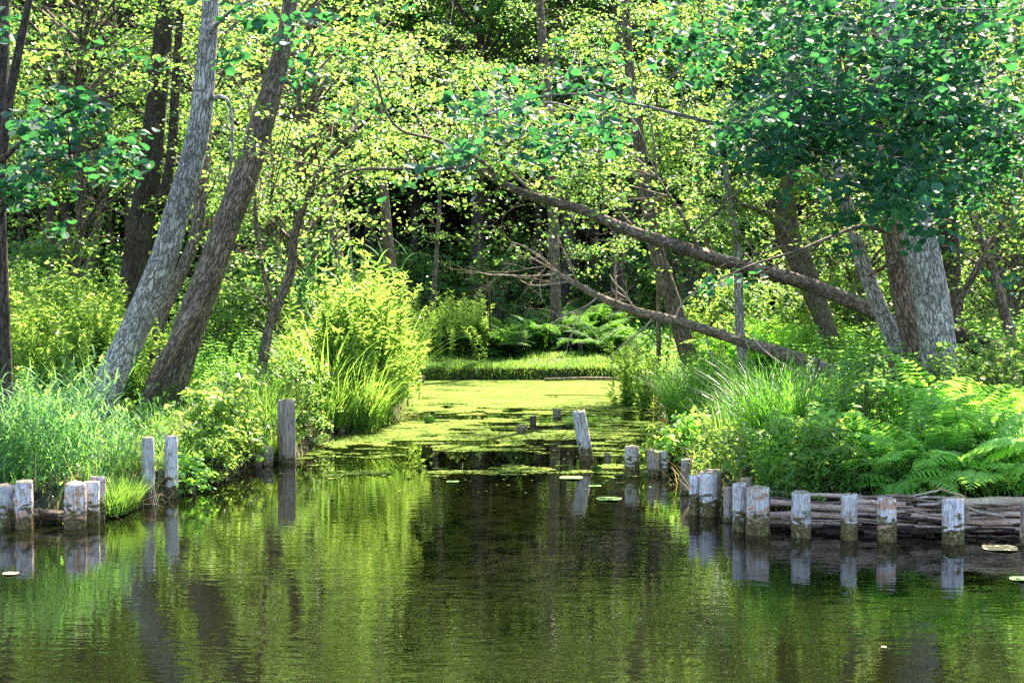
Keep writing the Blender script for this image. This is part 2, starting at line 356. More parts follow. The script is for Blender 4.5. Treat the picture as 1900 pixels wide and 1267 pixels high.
def axis(lo, hi, step, far_lo, far_hi):
    a = list(np.arange(lo, hi, step)); s = step; v = a[-1]
    while v < far_hi: s *= 1.35; v += s; a.append(v)
    s = step; v = a[0]
    while v > far_lo: s *= 1.35; v -= s; a.insert(0, v)
    return np.array(a)
gx = axis(-16, 16, .16, -600, 600); gy = axis(7, 40, .16, -500, 900)
XX, YY = np.meshgrid(gx, gy); ZZ = ground(XX, YY)
mb = MB(); nx, ny = len(gx), len(gy)
i, j = np.meshgrid(np.arange(nx - 1), np.arange(ny - 1)); a_ = (j * nx + i).ravel()
mb.add(np.stack([XX, YY, ZZ], -1).reshape(-1, 3), np.stack([a_, a_ + 1, a_ + nx + 1, a_ + nx], -1))
tag(mb.obj('ground', M['soil'], smooth=True), 'dark soil of the wooded banks and lake bed', kind='structure')
mb = MB(); mb.add([(-600, -500, 0), (600, -500, 0), (600, 60, 0), (-600, 60, 0)], [[0, 1, 2, 3]])
tag(mb.obj('water', M['water']), 'dark rippled lake water with green reflections', kind='structure')

# ---------------------------------------------------------------- duckweed
def vnoise(x, y, s, seed=0):
    r = np.random.default_rng(seed).random((64, 64)); x = x * s; y = y * s
    xi = np.floor(x).astype(int); yi = np.floor(y).astype(int); fx = x - xi; fy = y - yi; fx = fx * fx * (3 - 2 * fx); fy = fy * fy * (3 - 2 * fy)
    g = lambda a, b: r[a % 64, b % 64]
    return (g(xi, yi) * (1 - fx) + g(xi + 1, yi) * fx) * (1 - fy) + (g(xi, yi + 1) * (1 - fx) + g(xi + 1, yi + 1) * fx) * fy
def duckweed():
    mb = MB(); n = 420000
    X = RNG.uniform(-4.5, 4.6, n); Y = RNG.uniform(12.6, 28.6, n)
    ok = inside(X, Y); X = X[ok]; Y = Y[ok]
    nz = .34 * vnoise(X * .45 + .2 * Y, Y, 1.3, 1) + .32 * vnoise(X * .7, Y, 4.2, 2) + .34 * vnoise(X * .5, Y, 8, 3)
    nzb = vnoise(X * .35 + 7, Y, 1.6, 5)
    # cover rises from none at 13 m to full past 20 m; the left side of the mouth stays more open
    c = np.interp(Y + .08 * (X - .5), [12.9, 14.0, 15.2, 16.6, 18.2, 20.0, 22.5, 25, 30], [.22, .45, .52, .48, .52, .57, .66, .78, .86])
    keep = (((nz * .75 + nzb * .25) < c * .9) & (Y > 12.9 + .8 * vnoise(X, Y * 0, 1.5, 9))) | (RNG.random(len(X)) < .004)
    X = X[keep]; Y = Y[keep]; n = len(X)
    a = RNG.uniform(0, 6.28, n); r = RNG.uniform(.010, .021, n) * np.interp(Y, [12, 20, 28], [.8, 1.15, 1.6])
    k = 5; th = a[:, None] + np.arange(k)[None] * 2 * np.pi / k
    rr = r[:, None] * RNG.uniform(.75, 1.2, (n, k))
    z = RNG.uniform(.003, .009, n)[:, None] + np.zeros((n, k))
    V = np.stack([X[:, None] + np.cos(th) * rr, Y[:, None] + np.sin(th) * rr, z + RNG.uniform(0, .002, (n, k))], -1)
    mb.add(V.reshape(-1, 3), np.arange(n * k).reshape(n, k))
    tag(mb.obj('duckweed', M['weed']), 'yellow green duckweed film covering the back of the channel', 'duckweed', kind='stuff')
duckweed()

# ---------------------------------------------------------------- posts
POST_N = {'M': 'wooden_post'}
def post(xl, xr, yt, yb, label, mat='post', lean=None, group=None, ragged=0.0, name='wooden_post', zb=0.0, dY=0):
    b = G((xl + xr) / 2, yb, zb); Y = b[1] + dY
    if dY: b = Q((xl + xr) / 2, yb, Y)
    r = (xr - xl) / 2 / PXM(Y); 
    xt = (xl + xr) / 2 if lean is None else lean
    t = Q(xt, yt, Y); ax = t - b; L0 = np.linalg.norm(ax); ax = ax / L0
    P = [b - ax * .55, b, b + ax * L0 * .5, t]
    mb = MB(); sides = 18; Pc, rc = catmull(P, [r * 1.0, r * 1.02, r * .99, r * .97], 5)
    Tn = nrm(np.gradient(Pc, axis=0)); N1 = nrm(np.cross(Tn[0], [0, 1., 0])); B1 = np.cross(Tn[0], N1)
    th = np.linspace(0, 2 * np.pi, sides, endpoint=False); ph = U(0, 6)
    cross = 1 + .05 * np.sin(th * 2 + ph) + .03 * np.sin(th * 5 + ph * 2) + RNG.normal(0, .012, sides)
    rings = []; A = []; L = np.linspace(0, 1, len(Pc)) * (L0 + .55)
    for i, (p, q) in enumerate(zip(Pc, rc)):
        rr = q * cross * (1 + .015 * np.sin(L[i] * 9 + ph))
        rings.append(p + rr[:, None] * (np.cos(th)[:, None] * N1 + np.sin(th)[:, None] * B1)); A.append(np.stack([np.cos(th) * r, np.sin(th) * r, np.full(sides, L[i] + ph)], -1))
    rag = (ragged + U(0, .035)) * L0 * RNG.uniform(-1, .2, sides) + .04 * r * RNG.normal(0, 1, sides) + .06 * r * np.sin(th + ph)
    rings[-1] = rings[-1] + rag[:, None] * ax
    top2 = Pc[-1] + (rings[-1] - Pc[-1]) * .93 + ax * r * .07; rings.append(top2); A.append(A[-1])
    V = np.concatenate(rings); A = np.concatenate(A); n = len(rings)
    i = np.arange(n - 1)[:, None] * sides; j = np.arange(sides)[None]; j2 = (j + 1) % sides
    F = np.stack([i + j, i + j2, i + sides + j2, i + sides + j], -1).reshape(-1, 4)
    mb.add(V, F, A)
    mid = Pc[-1] + (top2 - Pc[-1]) * .5 + ax * (r * .02 - ragged * L0 * .3)
    c0 = Pc[-1] + ax * (r * .0 - ragged * L0 * .35)
    mb.add(np.vstack([top2, mid, c0]), np.vstack([np.stack([np.arange(sides), (np.arange(sides) + 1) % sides, (np.arange(sides) + 1) % sides + sides, np.arange(sides) + sides], -1)]), None, 1)
    mb.add(np.vstack([mid, c0]), np.stack([np.arange(sides), (np.arange(sides) + 1) % sides, np.full(sides, sides)], -1), None, 1)
    o = mb.obj(name, [M[mat], M['endgrain']], smooth=False, origin=b)
    for p in o.data.polygons:
        if p.material_index == 0 and len(p.vertices) == 4: p.use_smooth = True
    tag(o, label, 'post', group or 'old mooring posts along the water'); return o
GR = 'posts holding the brushwood on the right bank'; GL = 'posts at the left bank corner'
post(-12, 27, 901, 976, 'grey post cut by the left edge of the photo', group=GL)
post(28, 62, 893, 955, 'brownish short post in the reeds behind the left fallen log', 'post_rust', group=GL, zb=.1)
post(119, 161, 897, 979, 'post with a flaked orange face at the left bank corner', 'post_rust', group=GL)
post(157, 184, 893, 970, 'grey post tucked right behind the orange faced post', group=GL)
post(168, 196, 884, 962, 'tan topped post hindmost of the left corner trio', 'post_rust', group=GL)
post(263, 286, 812, 936, 'tall slim pale post with bare roots round its foot', group='pair of tall pale posts on the left')
post(305, 330, 808, 922, 'tall pale post standing over a round leafed plant', group='pair of tall pale posts on the left')
post(517, 549, 741, 858, 'tall rough brown post alone at the channel mouth', 'post_old', lean=531, ragged=.03)
post(486, 508, 829, 863, 'low rotten stump left of the tall brown post', 'post_old', ragged=.1, name='post_stump')
post(468, 487, 843, 866, 'blackened stub under the bright yellow green bush', 'post_dark', ragged=.15, name='post_stump')
for x, y, h in ((612, 812, 16), (634, 808, 18), (655, 803, 14), (674, 798, 20), (592, 822, 14)):
    post(x - 6, x + 6, y - h, y, 'short black piling under the tall grass on the left channel bank', 'post_dark', ragged=.1, name='post_stump', group='black pilings of the left channel bank')
post(959, 979, 790, 805, 'lowest green brown stub in the duckweed', 'post_old', ragged=.1, name='post_stump', group='rotten stubs in the duckweed')
post(983, 995, 771, 796, 'narrow dark stub in the duckweed, middle of three', 'post_dark', ragged=.1, name='post_stump', group='rotten stubs in the duckweed')
post(1026, 1041, 758, 778, 'farthest stub in the duckweed, left of the leaning post', 'post_old', ragged=.25, name='post_stump', group='rotten stubs in the duckweed')
post(779, 788, 697, 712, 'tiny grey stub before the far grass bank', 'post_old', ragged=.3, name='post_stump', group='rotten stubs in the duckweed')
post(1077, 1102, 762, 856, 'grey weathered post leaning left in open water', 'post', lean=1073, ragged=.02)
post(1121, 1132, 840, 858, 'small split stub right of the leaning post', 'post_old', lean=1127, ragged=.4, name='post_stump')
post(1158, 1187, 828, 880, 'grey round topped post with black wet foot in the channel', 'post')
post(1201, 1228, 833, 882, 'rotten hollow brown post beside the grey channel post', 'post_old', ragged=.15)
post(1227, 1240, 836, 886, 'narrow pale post half behind hanging leaves', 'post')
post(1263, 1283, 852, 915, 'slim brown post under the round leafed plant', 'post_old', group=GR)
post(1278, 1299, 882, 955, 'short grey post at the left end of the right row', group=GR)
post(1298, 1331, 877, 957, 'stout pale post second from the left end of the right row', group=GR)
post(1312, 1340, 871, 945, 'mossy topped post peeping behind the stout pale post', 'post_old', group=GR)
post(1342, 1361, 903, 966, 'slim dark post behind hanging yellow leaves', 'post_old', group=GR)
post(1358, 1385, 896, 984, 'pale post pressed against the widest post', group=GR)
post(1372, 1396, 887, 970, 'mossy post hidden behind the pressed pair', 'post_old', group=GR)
post(1384, 1429, 905, 990, 'widest post of the right row with mottled brown foot', 'post_rust', group=GR)
post(1468, 1504, 914, 995, 'pale post at the left start of the brushwood wall', group=GR)
post(1560, 1592, 917, 1000, 'pale post with lichened foot in the middle of the brushwood wall', group=GR)
post(1628, 1662, 924, 1003, 'white post with pink flaked patches before the brushwood', 'post_rust', group=GR)
post(1748, 1788, 925, 1007, 'post with the thick brown weed skirt before the brushwood', group=GR)
post(1893, 1926, 930, 1011, 'post cut by the right edge of the photo', 'post_old', group=GR)

# ---------------------------------------------------------------- brushwood wall
def stick(p0, p1, r, label, group, mat='stick', name='stick', sides=7, wob=.005):
    p0 = np.array(p0); p1 = np.array(p1); mb = MB(); n = 5
    P = [p0 + (p1 - p0) * t + np.array([0, U(-wob, wob), U(-wob, wob)]) for t in np.linspace(0, 1, n)]
    rad = [r * U(.9, 1.1) * (1 - .25 * t) for t in np.linspace(0, 1, n)]
    tube(mb, P, rad, sides, 3, .03); 
    if r > .02:   # close the butt end too
        Pc, rc = catmull(P, rad, 3); tube(mb, [Pc[0] + (Pc[0] - Pc[1]) * .02, Pc[0]], [r * .1, r * .95], sides, 1, 0, cap=False)
    o = mb.obj(name, M[mat], smooth=True, origin=p0); tag(o, label, 'branch', group); return o
GB = 'brushwood stacked behind the right posts'
def wall_pt(px, z, back=0.0):
    Yl = np.interp(px, [1360, 1430, 1500, 1590, 1660, 1790, 1930], [10.9, 10.62, 10.55, 10.48, 10.42, 10.34, 10.28]) + .10 + back
    p = Q(px, 950, Yl); return np.array([p[0], Yl, z])
thick = [(1430, 1545, .20, .034), (1500, 1630, .18, .036), (1590, 1715, .125, .05), (1425, 1500, .10, .04), (1500, 1640, .115, .034), (1660, 1755, .18, .03),
         (1775, 1905, .235, .05), (1785, 1960, .10, .035), (1790, 1950, .17, .03), (1640, 1760, .06, .028), (1430, 1560, .045, .03), (1770, 1950, .05, .032), (1690, 1800, .13, .028), (1560, 1680, .23, .028), (1470, 1580, .26, .024)]
for x0, x1, z, r in thick:
    stick(wall_pt(x0, z, U(0, .06)), wall_pt(x1, z + U(-.02, .02), U(0, .06)), r * .8, 'thick cut branch in the brushwood', GB, name='cut_branch')
for k in range(80):
    x0 = U(1405, 1870); ln = U(60, 260); z = .02 + .035 * random.randint(0, 7) + U(-.006, .006)
    stick(wall_pt(x0, z, U(-.02, .16)), wall_pt(x0 + ln, z + U(-.05, .05), U(-.05, .14)), U(.005, .017), 'thin stick stacked in the brushwood', GB, sides=5, wob=.009, mat=random.choice(['stick', 'stick_brown', 'twig', 'stick_brown', 'bark_dark']))
for k in range(26):
    x0 = U(1420, 1860); z = U(-.03, .05)
    stick(wall_pt(x0, z, U(-.12, .0)), wall_pt(x0 + U(60, 200), z + U(-.04, .03), U(-.12, .05)), U(.006, .02), 'wet black stick at the waterline', GB, sides=5, mat='bark_dark')
o = stick(wall_pt(1740, .34, .05), wall_pt(1790, .27, .1), .012, 'broken stick poking up behind the weed skirted post', GB)
o = stick(wall_pt(1680, .26, .1), wall_pt(1742, .325, .02), .008, 'thin stick sloping up over the brushwood by the weed skirted post', GB)
lp = [Q(18, 946, 10.95), Q(60, 952, 10.98), Q(124, 958, 10.95)]
mb = MB(); tube(mb, lp, [.03, .045, .042], 10, 5, .12); tag(mb.obj('fallen_log', M['bark_brown'], smooth=True, origin=lp[0]), 'short bark covered log wedged between the left corner posts', 'log')

# ---------------------------------------------------------------- trees
def wpts(pts, k=1.0):
    P = np.array([Q(p[0], p[1], p[3]) for p in pts]); r = np.array([p[2] * k / 2 / PXM(p[3]) for p in pts]); return P, r
TREES = []
class Tree:
    """a tree whose stems follow given points; crown and twigs are grown on it later"""
    def __init__(s, label, stems, mat, name='tree', cat='tree', leaf='lit', lsize=.051, tpl=T_MID, group=None, root=True, sides=18, bump=.06, flare=.42, thin=.86):
        s.label = label; s.name = name; s.cat = cat; s.leaf = leaf; s.lsize = lsize; s.tpl = tpl; s.mat = mat; s.group = group
        s.stems = []; s.tr = MB(); s.cr = MB(); s.br = s.tr; s.has = False; s.hasb = False
        for k, st in enumerate(stems):
            P, r = wpts(st, thin)
            if root and k == 0:
                g = gz(P[0][0], P[0][1]); foot = P[0].copy(); foot[2] = min(foot[2], g) - .15
                d = P[0] - P[1]; 
                if P[0][2] > g: foot[:2] += d[:2] / abs(d[2] + 1e-6) * 0.5 * (P[0][2] - g)
                P = np.vstack([foot, P]); r = np.concatenate([[r[0] * 1.1], r])
            Pc = tube(s.tr, P, r, sides if k == 0 else 10, 6, bump, flare=flare if k == 0 and root else 0)
            s.stems.append((Pc, np.interp(np.linspace(0, 1, len(Pc)), np.linspace(0, 1, len(r)), r)))
        s.base = s.stems[0][0][0].copy(); TREES.append(s)
    def attach(s, c):
        best = None
        for P, r in s.stems:
            d = np.linalg.norm(P - c, axis=1) + np.maximum(0, P[:, 2] - c[2] + .1) * 1.5
            i = int(np.argmin(d))
            if best is None or d[i] < best[0]: best = (d[i], P[i], r[i])
        return best
    def cluster(s, c, r, n, flat=.45, twig=True):
        c = np.asarray(c, float)
        p, sub = spray_pts(c, r, flat, n); rnd_leaves(s.cr, s.tpl, p, s.lsize); s.has = True
        if twig:
            d, a, ra = s.attach(c); mid = a * .5 + c * .5 + np.array([U(-.2, .2), U(-.2, .2), U(-.05, .25) * min(d, 2)])
            r0 = min(max(.006 + .0035 * d, .008), ra * .7 + .004); tube(s.br, [a, mid, c], [r0, r0 * .6, .004], 5, 4, .0, cap=False); s.hasb = True
            for q in sub[:6]: 
                m2 = c * .5 + q * .5 + np.array([0, 0, U(-.03, .06)]); tube(s.br, [c, m2, q], [.004, .003, .0015], 3, 2, 0, cap=False)
    def branch(s, pts, leafy=0, r_=.4, n=40, sides=8):
        P, r = wpts(pts); Pc = tube(s.tr, P, r, sides, 5, .08); s.stems.append((Pc, np.full(len(Pc), r[-1])))
    def finish(s):
        e = empty(s.name, s.base); tag(e, s.label, s.cat, s.group)
        s.tr.obj('trunk', M[s.mat], e, True, s.base)
        if s.has: s.cr.obj('crown', M[s.leaf], e, False, s.base)
        return e

t1 = Tree('thick pale grey trunk leaning right from the reeds at left', [[(188, 752, 58, 15.2), (212, 690, 60, 15.2), (252, 605, 62, 15.2), (296, 500, 60, 15.1), (326, 400, 55, 15.0), (355, 300, 49, 14.9), (375, 200, 46, 14.8), (384, 100, 41, 14.7), (391, 0, 37, 14.6), (385, -200, 32, 14.4), (340, -500, 24, 14.2), (330, -900, 12, 14)]], 'bark_grey', leaf='alder', lsize=.095, tpl=T_ROUND)
t2 = Tree('brown leaning trunk with a paler stem merging low, right of the pale one', [[(312, 740, 60, 17), (335, 660, 64, 17), (362, 580, 66, 17), (392, 500, 62, 17), (428, 400, 58, 17), (464, 300, 55, 17), (494, 200, 50, 17), (522, 100, 40, 17), (538, 0, 32, 17), (550, -200, 26, 16.8), (560, -600, 14, 16.5)], [(262, 775, 24, 16.6), (282, 715, 30, 16.6), (318, 650, 33, 16.6), (352, 590, 32, 16.7), (385, 530, 28, 16.9)]], 'bark_brown', leaf='alder', lsize=.085)
t3 = Tree('slim brown trunk between the pale and the brown leaning trunks', [[(283, 700, 22, 18.5), (297, 600, 23, 18.6), (330, 520, 27, 19), (362, 440, 28, 19.2), (374, 350, 27, 19.4), (386, 200, 24, 19.6), (398, 50, 20, 19.8), (405, -200, 14, 20)]], 'bark_brown')
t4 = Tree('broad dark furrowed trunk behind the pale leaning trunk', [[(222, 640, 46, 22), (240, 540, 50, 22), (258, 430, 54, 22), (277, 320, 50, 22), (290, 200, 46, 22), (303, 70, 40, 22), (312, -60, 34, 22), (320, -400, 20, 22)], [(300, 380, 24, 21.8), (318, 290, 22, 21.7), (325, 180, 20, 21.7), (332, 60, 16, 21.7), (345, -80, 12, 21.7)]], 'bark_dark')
t5 = Tree('dark upright trunk on the left edge of the photo', [[(10, 720, 30, 14.6), (6, 600, 30, 14.6), (2, 450, 27, 14.6), (-2, 300, 25, 14.6), (4, 150, 24, 14.7), (8, 0, 22, 14.8), (0, -300, 16, 15)], [(-4, 400, 16, 14.6), (14, 210, 20, 14.4), (36, 90, 18, 14.3), (56, -10, 15, 14.2), (80, -160, 10, 14)], [(0, 400, 10, 14.5), (22, 368, 9, 14.2), (48, 345, 6, 14)]], 'bark_dark', leaf='alder', lsize=.08, tpl=T_ROUND)
t6 = Tree('thin pale trunk leaning right in the dark wood at left', [[(163, 520, 15, 26), (172, 470, 16, 26), (187, 390, 17, 26), (196, 320, 14, 26), (208, 200, 12, 26), (215, 60, 9, 26)]], 'bark_brown')
t7 = Tree('slender crooked tree leaning right over the left channel bank', [[(480, 742, 25, 18), (490, 660, 23, 18), (505, 590, 21, 18), (538, 510, 20, 18), (548, 430, 18, 18), (572, 362, 16, 18), (600, 310, 12, 18), (640, 262, 9, 17.8), (690, 215, 6, 17.5), (740, 150, 4, 17.3)], [(508, 575, 11, 18), (492, 520, 10, 18), (478, 440, 9, 18), (470, 330, 7, 18), (466, 200, 5, 18)], [(572, 360, 8, 18), (620, 320, 7, 17.8), (690, 312, 6, 17.6)]], 'bark_brown')
t8 = Tree('leaning trunk standing before the dark wood left of centre', [[(645, 560, 25, 27), (632, 500, 25, 27), (615, 430, 25, 27), (600, 375, 22, 27), (590, 310, 19, 27), (585, 200, 16, 27), (590, 60, 12, 27), (600, -200, 8, 27)]], 'bark_brown')
t9 = Tree('upright grey brown trunk in the dark wood left of centre', [[(735, 560, 24, 30), (724, 480, 23, 30), (715, 390, 22, 30), (708, 300, 19, 30), (700, 150, 16, 30), (705, -20, 12, 30), (710, -200, 8, 30)]], 'bark_brown')
t10 = Tree('stout leaning trunk left of the sedge tussocks', [[(1292, 700, 42, 22), (1272, 640, 38, 22), (1248, 560, 36, 22), (1222, 480, 33, 22), (1205, 400, 30, 22), (1190, 300, 26, 22), (1170, 150, 22, 22), (1160, 0, 18, 22), (1150, -250, 10, 22)]], 'bark_brown')
t11 = Tree('moss covered trunk with a swollen mossy elbow at right', [[(1570, 700, 36, 20.5), (1545, 640, 38, 20.5), (1515, 560, 44, 20.5), (1482, 480, 52, 20.5), (1460, 430, 52, 20.5), (1460, 380, 42, 20.5), (1466, 320, 37, 20.5), (1472, 240, 33, 20.5), (1480, 120, 28, 20.5), (1485, -50, 22, 20.5), (1490, -350, 12, 20.5)], [(1460, 440, 16, 20.4), (1420, 395, 11, 20.2), (1370, 375, 8, 20), (1355, 330, 5, 19.8)]], 'bark_moss')
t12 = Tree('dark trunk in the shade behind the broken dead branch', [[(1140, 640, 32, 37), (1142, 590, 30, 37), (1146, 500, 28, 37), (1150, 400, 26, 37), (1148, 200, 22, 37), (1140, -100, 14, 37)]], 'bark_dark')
t13 = Tree('bare stem leaning left beside the big double trunk', [[(1700, 730, 38, 16.4), (1672, 660, 36, 16.4), (1640, 590, 35, 16.4), (1612, 520, 33, 16.4), (1590, 450, 29, 16.4), (1568, 370, 27, 16.3), (1552, 300, 21, 16.3), (1540, 200, 16, 16.2), (1520, 60, 11, 16)]], 'bark_grey', leaf='alder', lsize=.085)
t14 = Tree('brown trunk joined behind the big pale trunk at right', [[(1728, 730, 66, 16), (1706, 650, 64, 16), (1684, 560, 62, 16), (1668, 470, 60, 16), (1655, 400, 56, 16), (1642, 290, 48, 16), (1640, 150, 42, 16), (1630, 0, 36, 16), (1610, -300, 24, 15.8), (1600, -700, 12, 15.5)]], 'bark_brown', leaf='alder', lsize=.09)
t15 = Tree('big pale grey furrowed trunk on the right bank', [[(1752, 745, 74, 15.2), (1748, 700, 72, 15.2), (1738, 610, 76, 15.2), (1722, 520, 76, 15.2), (1706, 440, 72, 15.2), (1690, 370, 68, 15.2), (1668, 250, 60, 15.1), (1655, 120, 54, 15), (1650, 0, 48, 15), (1660, -250, 38, 14.8), (1680, -700, 20, 14.5)]], 'bark_grey', leaf='alder', lsize=.069, tpl=T_ROUND)
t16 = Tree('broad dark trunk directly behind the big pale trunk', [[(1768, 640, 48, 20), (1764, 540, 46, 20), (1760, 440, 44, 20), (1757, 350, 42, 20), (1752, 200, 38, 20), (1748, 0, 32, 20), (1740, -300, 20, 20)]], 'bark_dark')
t17 = Tree('slender trunk leaning left near the right edge', [[(1885, 680, 24, 18), (1872, 610, 23, 18), (1852, 540, 22, 18), (1832, 470, 20, 18), (1805, 400, 18, 18), (1792, 340, 17, 18), (1785, 220, 14, 18), (1780, 60, 10, 18)], [(1762, 600, 13, 17.6), (1785, 550, 15, 17.5), (1815, 495, 16, 17.4), (1848, 440, 14, 17.3), (1880, 360, 10, 17.1), (1905, 280, 7, 17)]], 'bark_brown')
t20 = Tree('thin pale stem rising behind the fallen dead log', [[(1376, 660, 22, 20), (1372, 600, 21, 20), (1370, 520, 20, 20), (1366, 440, 17, 20), (1350, 350, 13, 20), (1340, 200, 9, 20)]], 'bark_grey')
t21 = Tree('straight grey trunk rising behind the teal leaf spray at top centre', [[(1032, 600, 24, 33), (1028, 450, 23, 33), (1022, 290, 22, 33), (1010, 120, 20, 33), (1000, -20, 18, 33), (995, -200, 12, 33)]], 'bark_brown')
t22 = Tree('thin trunk in dappled light at the top right of centre', [[(1322, 640, 16, 25), (1318, 500, 15, 25), (1300, 350, 13, 25), (1290, 200, 11, 25), (1300, 60, 9, 25), (1310, -100, 6, 25)]], 'bark_brown')
t25 = Tree('slim sunlit pole rising out of the arching trunk foliage', [[(1222, 640, 11, 24), (1222, 480, 10, 24), (1226, 380, 9, 24), (1224, 270, 8, 24), (1216, 150, 5, 24)]], 'bark_brown')
t23 = Tree('slim pale stem behind the bright willow thicket', [[(800, 620, 11, 33), (808, 500, 10, 33), (815, 380, 8, 33), (820, 250, 7, 33), (818, 120, 6, 33)]], 'bark_brown')
t24 = Tree('thin pole standing right of the slender crooked tree', [[(566, 620, 16, 24), (562, 500, 15, 24), (556, 400, 12, 24)]], 'bark_brown')
arch = Tree('long trunk arching over the channel from the right bank', [[(1720, 655, 34, 18.4), (1640, 590, 36, 18.2), (1560, 550, 37, 18), (1480, 520, 36, 17.8), (1400, 500, 34, 17.5), (1320, 478, 32, 17.2), (1240, 452, 30, 17), (1160, 425, 27, 16.8), (1080, 390, 25, 16.6), (1000, 368, 22, 16.4), (940, 345, 20, 16.3), (890, 315, 16, 16.2), (820, 312, 11, 16), (740, 314, 9, 15.9), (660, 316, 7, 15.8), (600, 345, 5, 15.7)],
             [(940, 345, 13, 16.3), (895, 300, 13, 16.2), (860, 280, 11, 16.2), (800, 258, 9, 16.1), (745, 242, 7, 16), (715, 205, 6, 15.9), (700, 150, 5, 15.8), (680, 90, 3, 15.7)], [(1000, 368, 8, 16.4), (932, 300, 7, 16.3), (945, 260, 5, 16.2), (955, 200, 4, 16.1)],
             [(1120, 405, 9, 16.7), (1118, 340, 8, 16.6), (1112, 260, 6, 16.5), (1120, 180, 4, 16.4)], [(1300, 470, 10, 17.1), (1265, 400, 8, 17), (1220, 330, 5, 16.9)]], 'bark_log', name='leaning_tree', root=False, flare=0, bump=.14, thin=.74)
t15.branch([(1660, 300, 16, 14.8), (1560, 283, 11, 13.6), (1500, 276, 10, 13), (1420, 262, 9, 12.6), (1340, 234, 8, 12.4), (1220, 203, 6, 12.2), (1150, 188, 5, 12.1), (1092, 176, 4, 12), (1000, 180, 3, 12), (900, 215, 2, 12)])
t14.branch([(1655, 432, 10, 15.6), (1600, 420, 7, 15.3), (1560, 432, 6, 15), (1480, 465, 5, 14.7), (1400, 490, 4, 14.4), (1330, 520, 3, 14.2)])
t14.branch([(1665, 486, 9, 15.7), (1640, 495, 7, 15.8), (1612, 512, 5, 16.1)])
t1.branch([(396, 183, 9, 14.8), (412, 180, 8, 14.5), (426, 196, 6, 14.5), (431, 250, 5, 14.5), (429, 300, 5, 14.5), (424, 335, 3, 14.5)])
t2.branch([(430, 290, 4, 16.6), (470, 340, 3, 16.4), (500, 380, 2, 16.2)])

# --- leaf sprays of the near alders, in the shade facing the lake
def sprays(tree, ell, r=(.28, .5), n=34, dY=.8, dens=1.0, flat=.6):
    for cx, cy, rx, ry, Y in ell:
        s = PXM(Y); k = int(dens * max(3, 3.1 * (rx * ry * math.pi) / (s * s) / .35))
        for _ in range(k):
            a = U(0, 6.283); q = math.sqrt(random.random())
            tree.cluster(Q(cx + math.cos(a) * q * rx, cy + math.sin(a) * q * ry, Y + random.gauss(0, dY)), U(*r), n, flat, twig=random.random() < .7)
sprays(t15, [(1600, 90, 240, 130, 12.6), (1780, 70, 170, 130, 12.2), (1500, 180, 130, 70, 12.3), (1640, 230, 150, 80, 12.2), (1700, 320, 95, 55, 11.8), (1840, 240, 90, 100, 12.2), (1660, 375, 55, 35, 11.8), (1400, 70, 110, 70, 12.6), (1405, 290, 28, 42, 12.0), (1860, 300, 60, 50, 12.4), (1440, 235, 70, 32, 12.0)], n=60, dens=1.75)
sprays(t15, [(1670, 300, 60, 60, 11.9), (1650, 200, 60, 70, 12.0), (1670, 100, 70, 90, 12.0), (1700, 360, 40, 25, 11.9)], n=58, dens=1.6)
sprays(t15, [(1010, 195, 140, 60, 12.0), (905, 225, 60, 50, 12.0), (880, 285, 40, 22, 12.0), (1140, 120, 110, 45, 12.4), (1000, 250, 70, 25, 12.0), (1230, 90, 90, 50, 12.8), (1090, 240, 60, 25, 12.1)], n=32, dens=1.3)
t5.branch([(0, 300, 12, 14.4), (60, 250, 8, 13.8), (140, 200, 6, 13.3), (240, 170, 3, 13.2)]); t5.branch([(2, 380, 10, 14.4), (60, 320, 7, 13.6), (130, 285, 5, 13.2), (250, 265, 3, 13.2)])
t1.branch([(388, 60, 10, 14.6), (430, 20, 6, 14), (490, -10, 4, 13.6)])
sprays(t1, [(440, 15, 70, 30, 13.6)], n=30, dens=1.2)
sprays(t5, [(120, 190, 110, 65, 13.2), (60, 285, 60, 55, 13.0), (200, 265, 70, 40, 13.2), (90, 345, 60, 25, 13)], n=32, dens=1.5)
sprays(t2, [(620, 60, 80, 60, 15.6), (660, 200, 60, 70, 15.4), (560, 130, 50, 50, 15.6), (540, 30, 50, 30, 14.6), (620, 150, 60, 40, 15.6)], n=30, dens=.65)
sprays(t5, [(40, 60, 60, 50, 13.6), (150, 60, 80, 50, 15)], n=28, dens=.5)
sprays(t14, [(1330, 150, 70, 50, 14.6), (1860, 480, 40, 30, 15.5), (1390, 505, 45, 25, 14.4), (1480, 60, 90, 50, 15), (1830, 330, 60, 30, 15)], n=26, dens=.6)

# --- sunlit mid layer, all over the upper picture except the dark windows of the wood
DARK = [(915, 490, 150, 140), (940, 60, 70, 40), (1045, 262, 45, 30), (140, 450, 130, 90), (655, 440, 80, 100), (460, 480, 30, 80), (770, 450, 70, 100), (1150, 560, 120, 45), (1560, 470, 30, 60), (250, 480, 60, 60), (560, 470, 35, 60), (1010, 440, 60, 60), (340, 470, 30, 60), (200, 330, 30, 50)]
mids = [t3, t4, t6, t7, t8, t9, t10, t11, t16, t17, t20, t21, t22, t23, t24, t25, arch]
def near_tree(px, py):
    best = None
    for t in mids:
        for P, r in t.stems:
            vx = 950 + P[:, 0] / P[:, 1] * FPX; vy = 540 - (P[:, 2] - CAM_H) / P[:, 1] * FPX
            d = np.hypot(vx - px, (vy - py) * .7).min() * U(.8, 1.4)
            if best is None or d < best[0]: best = (d, t, P[:, 1].mean())
    return best[1], best[2]
SHOW = []
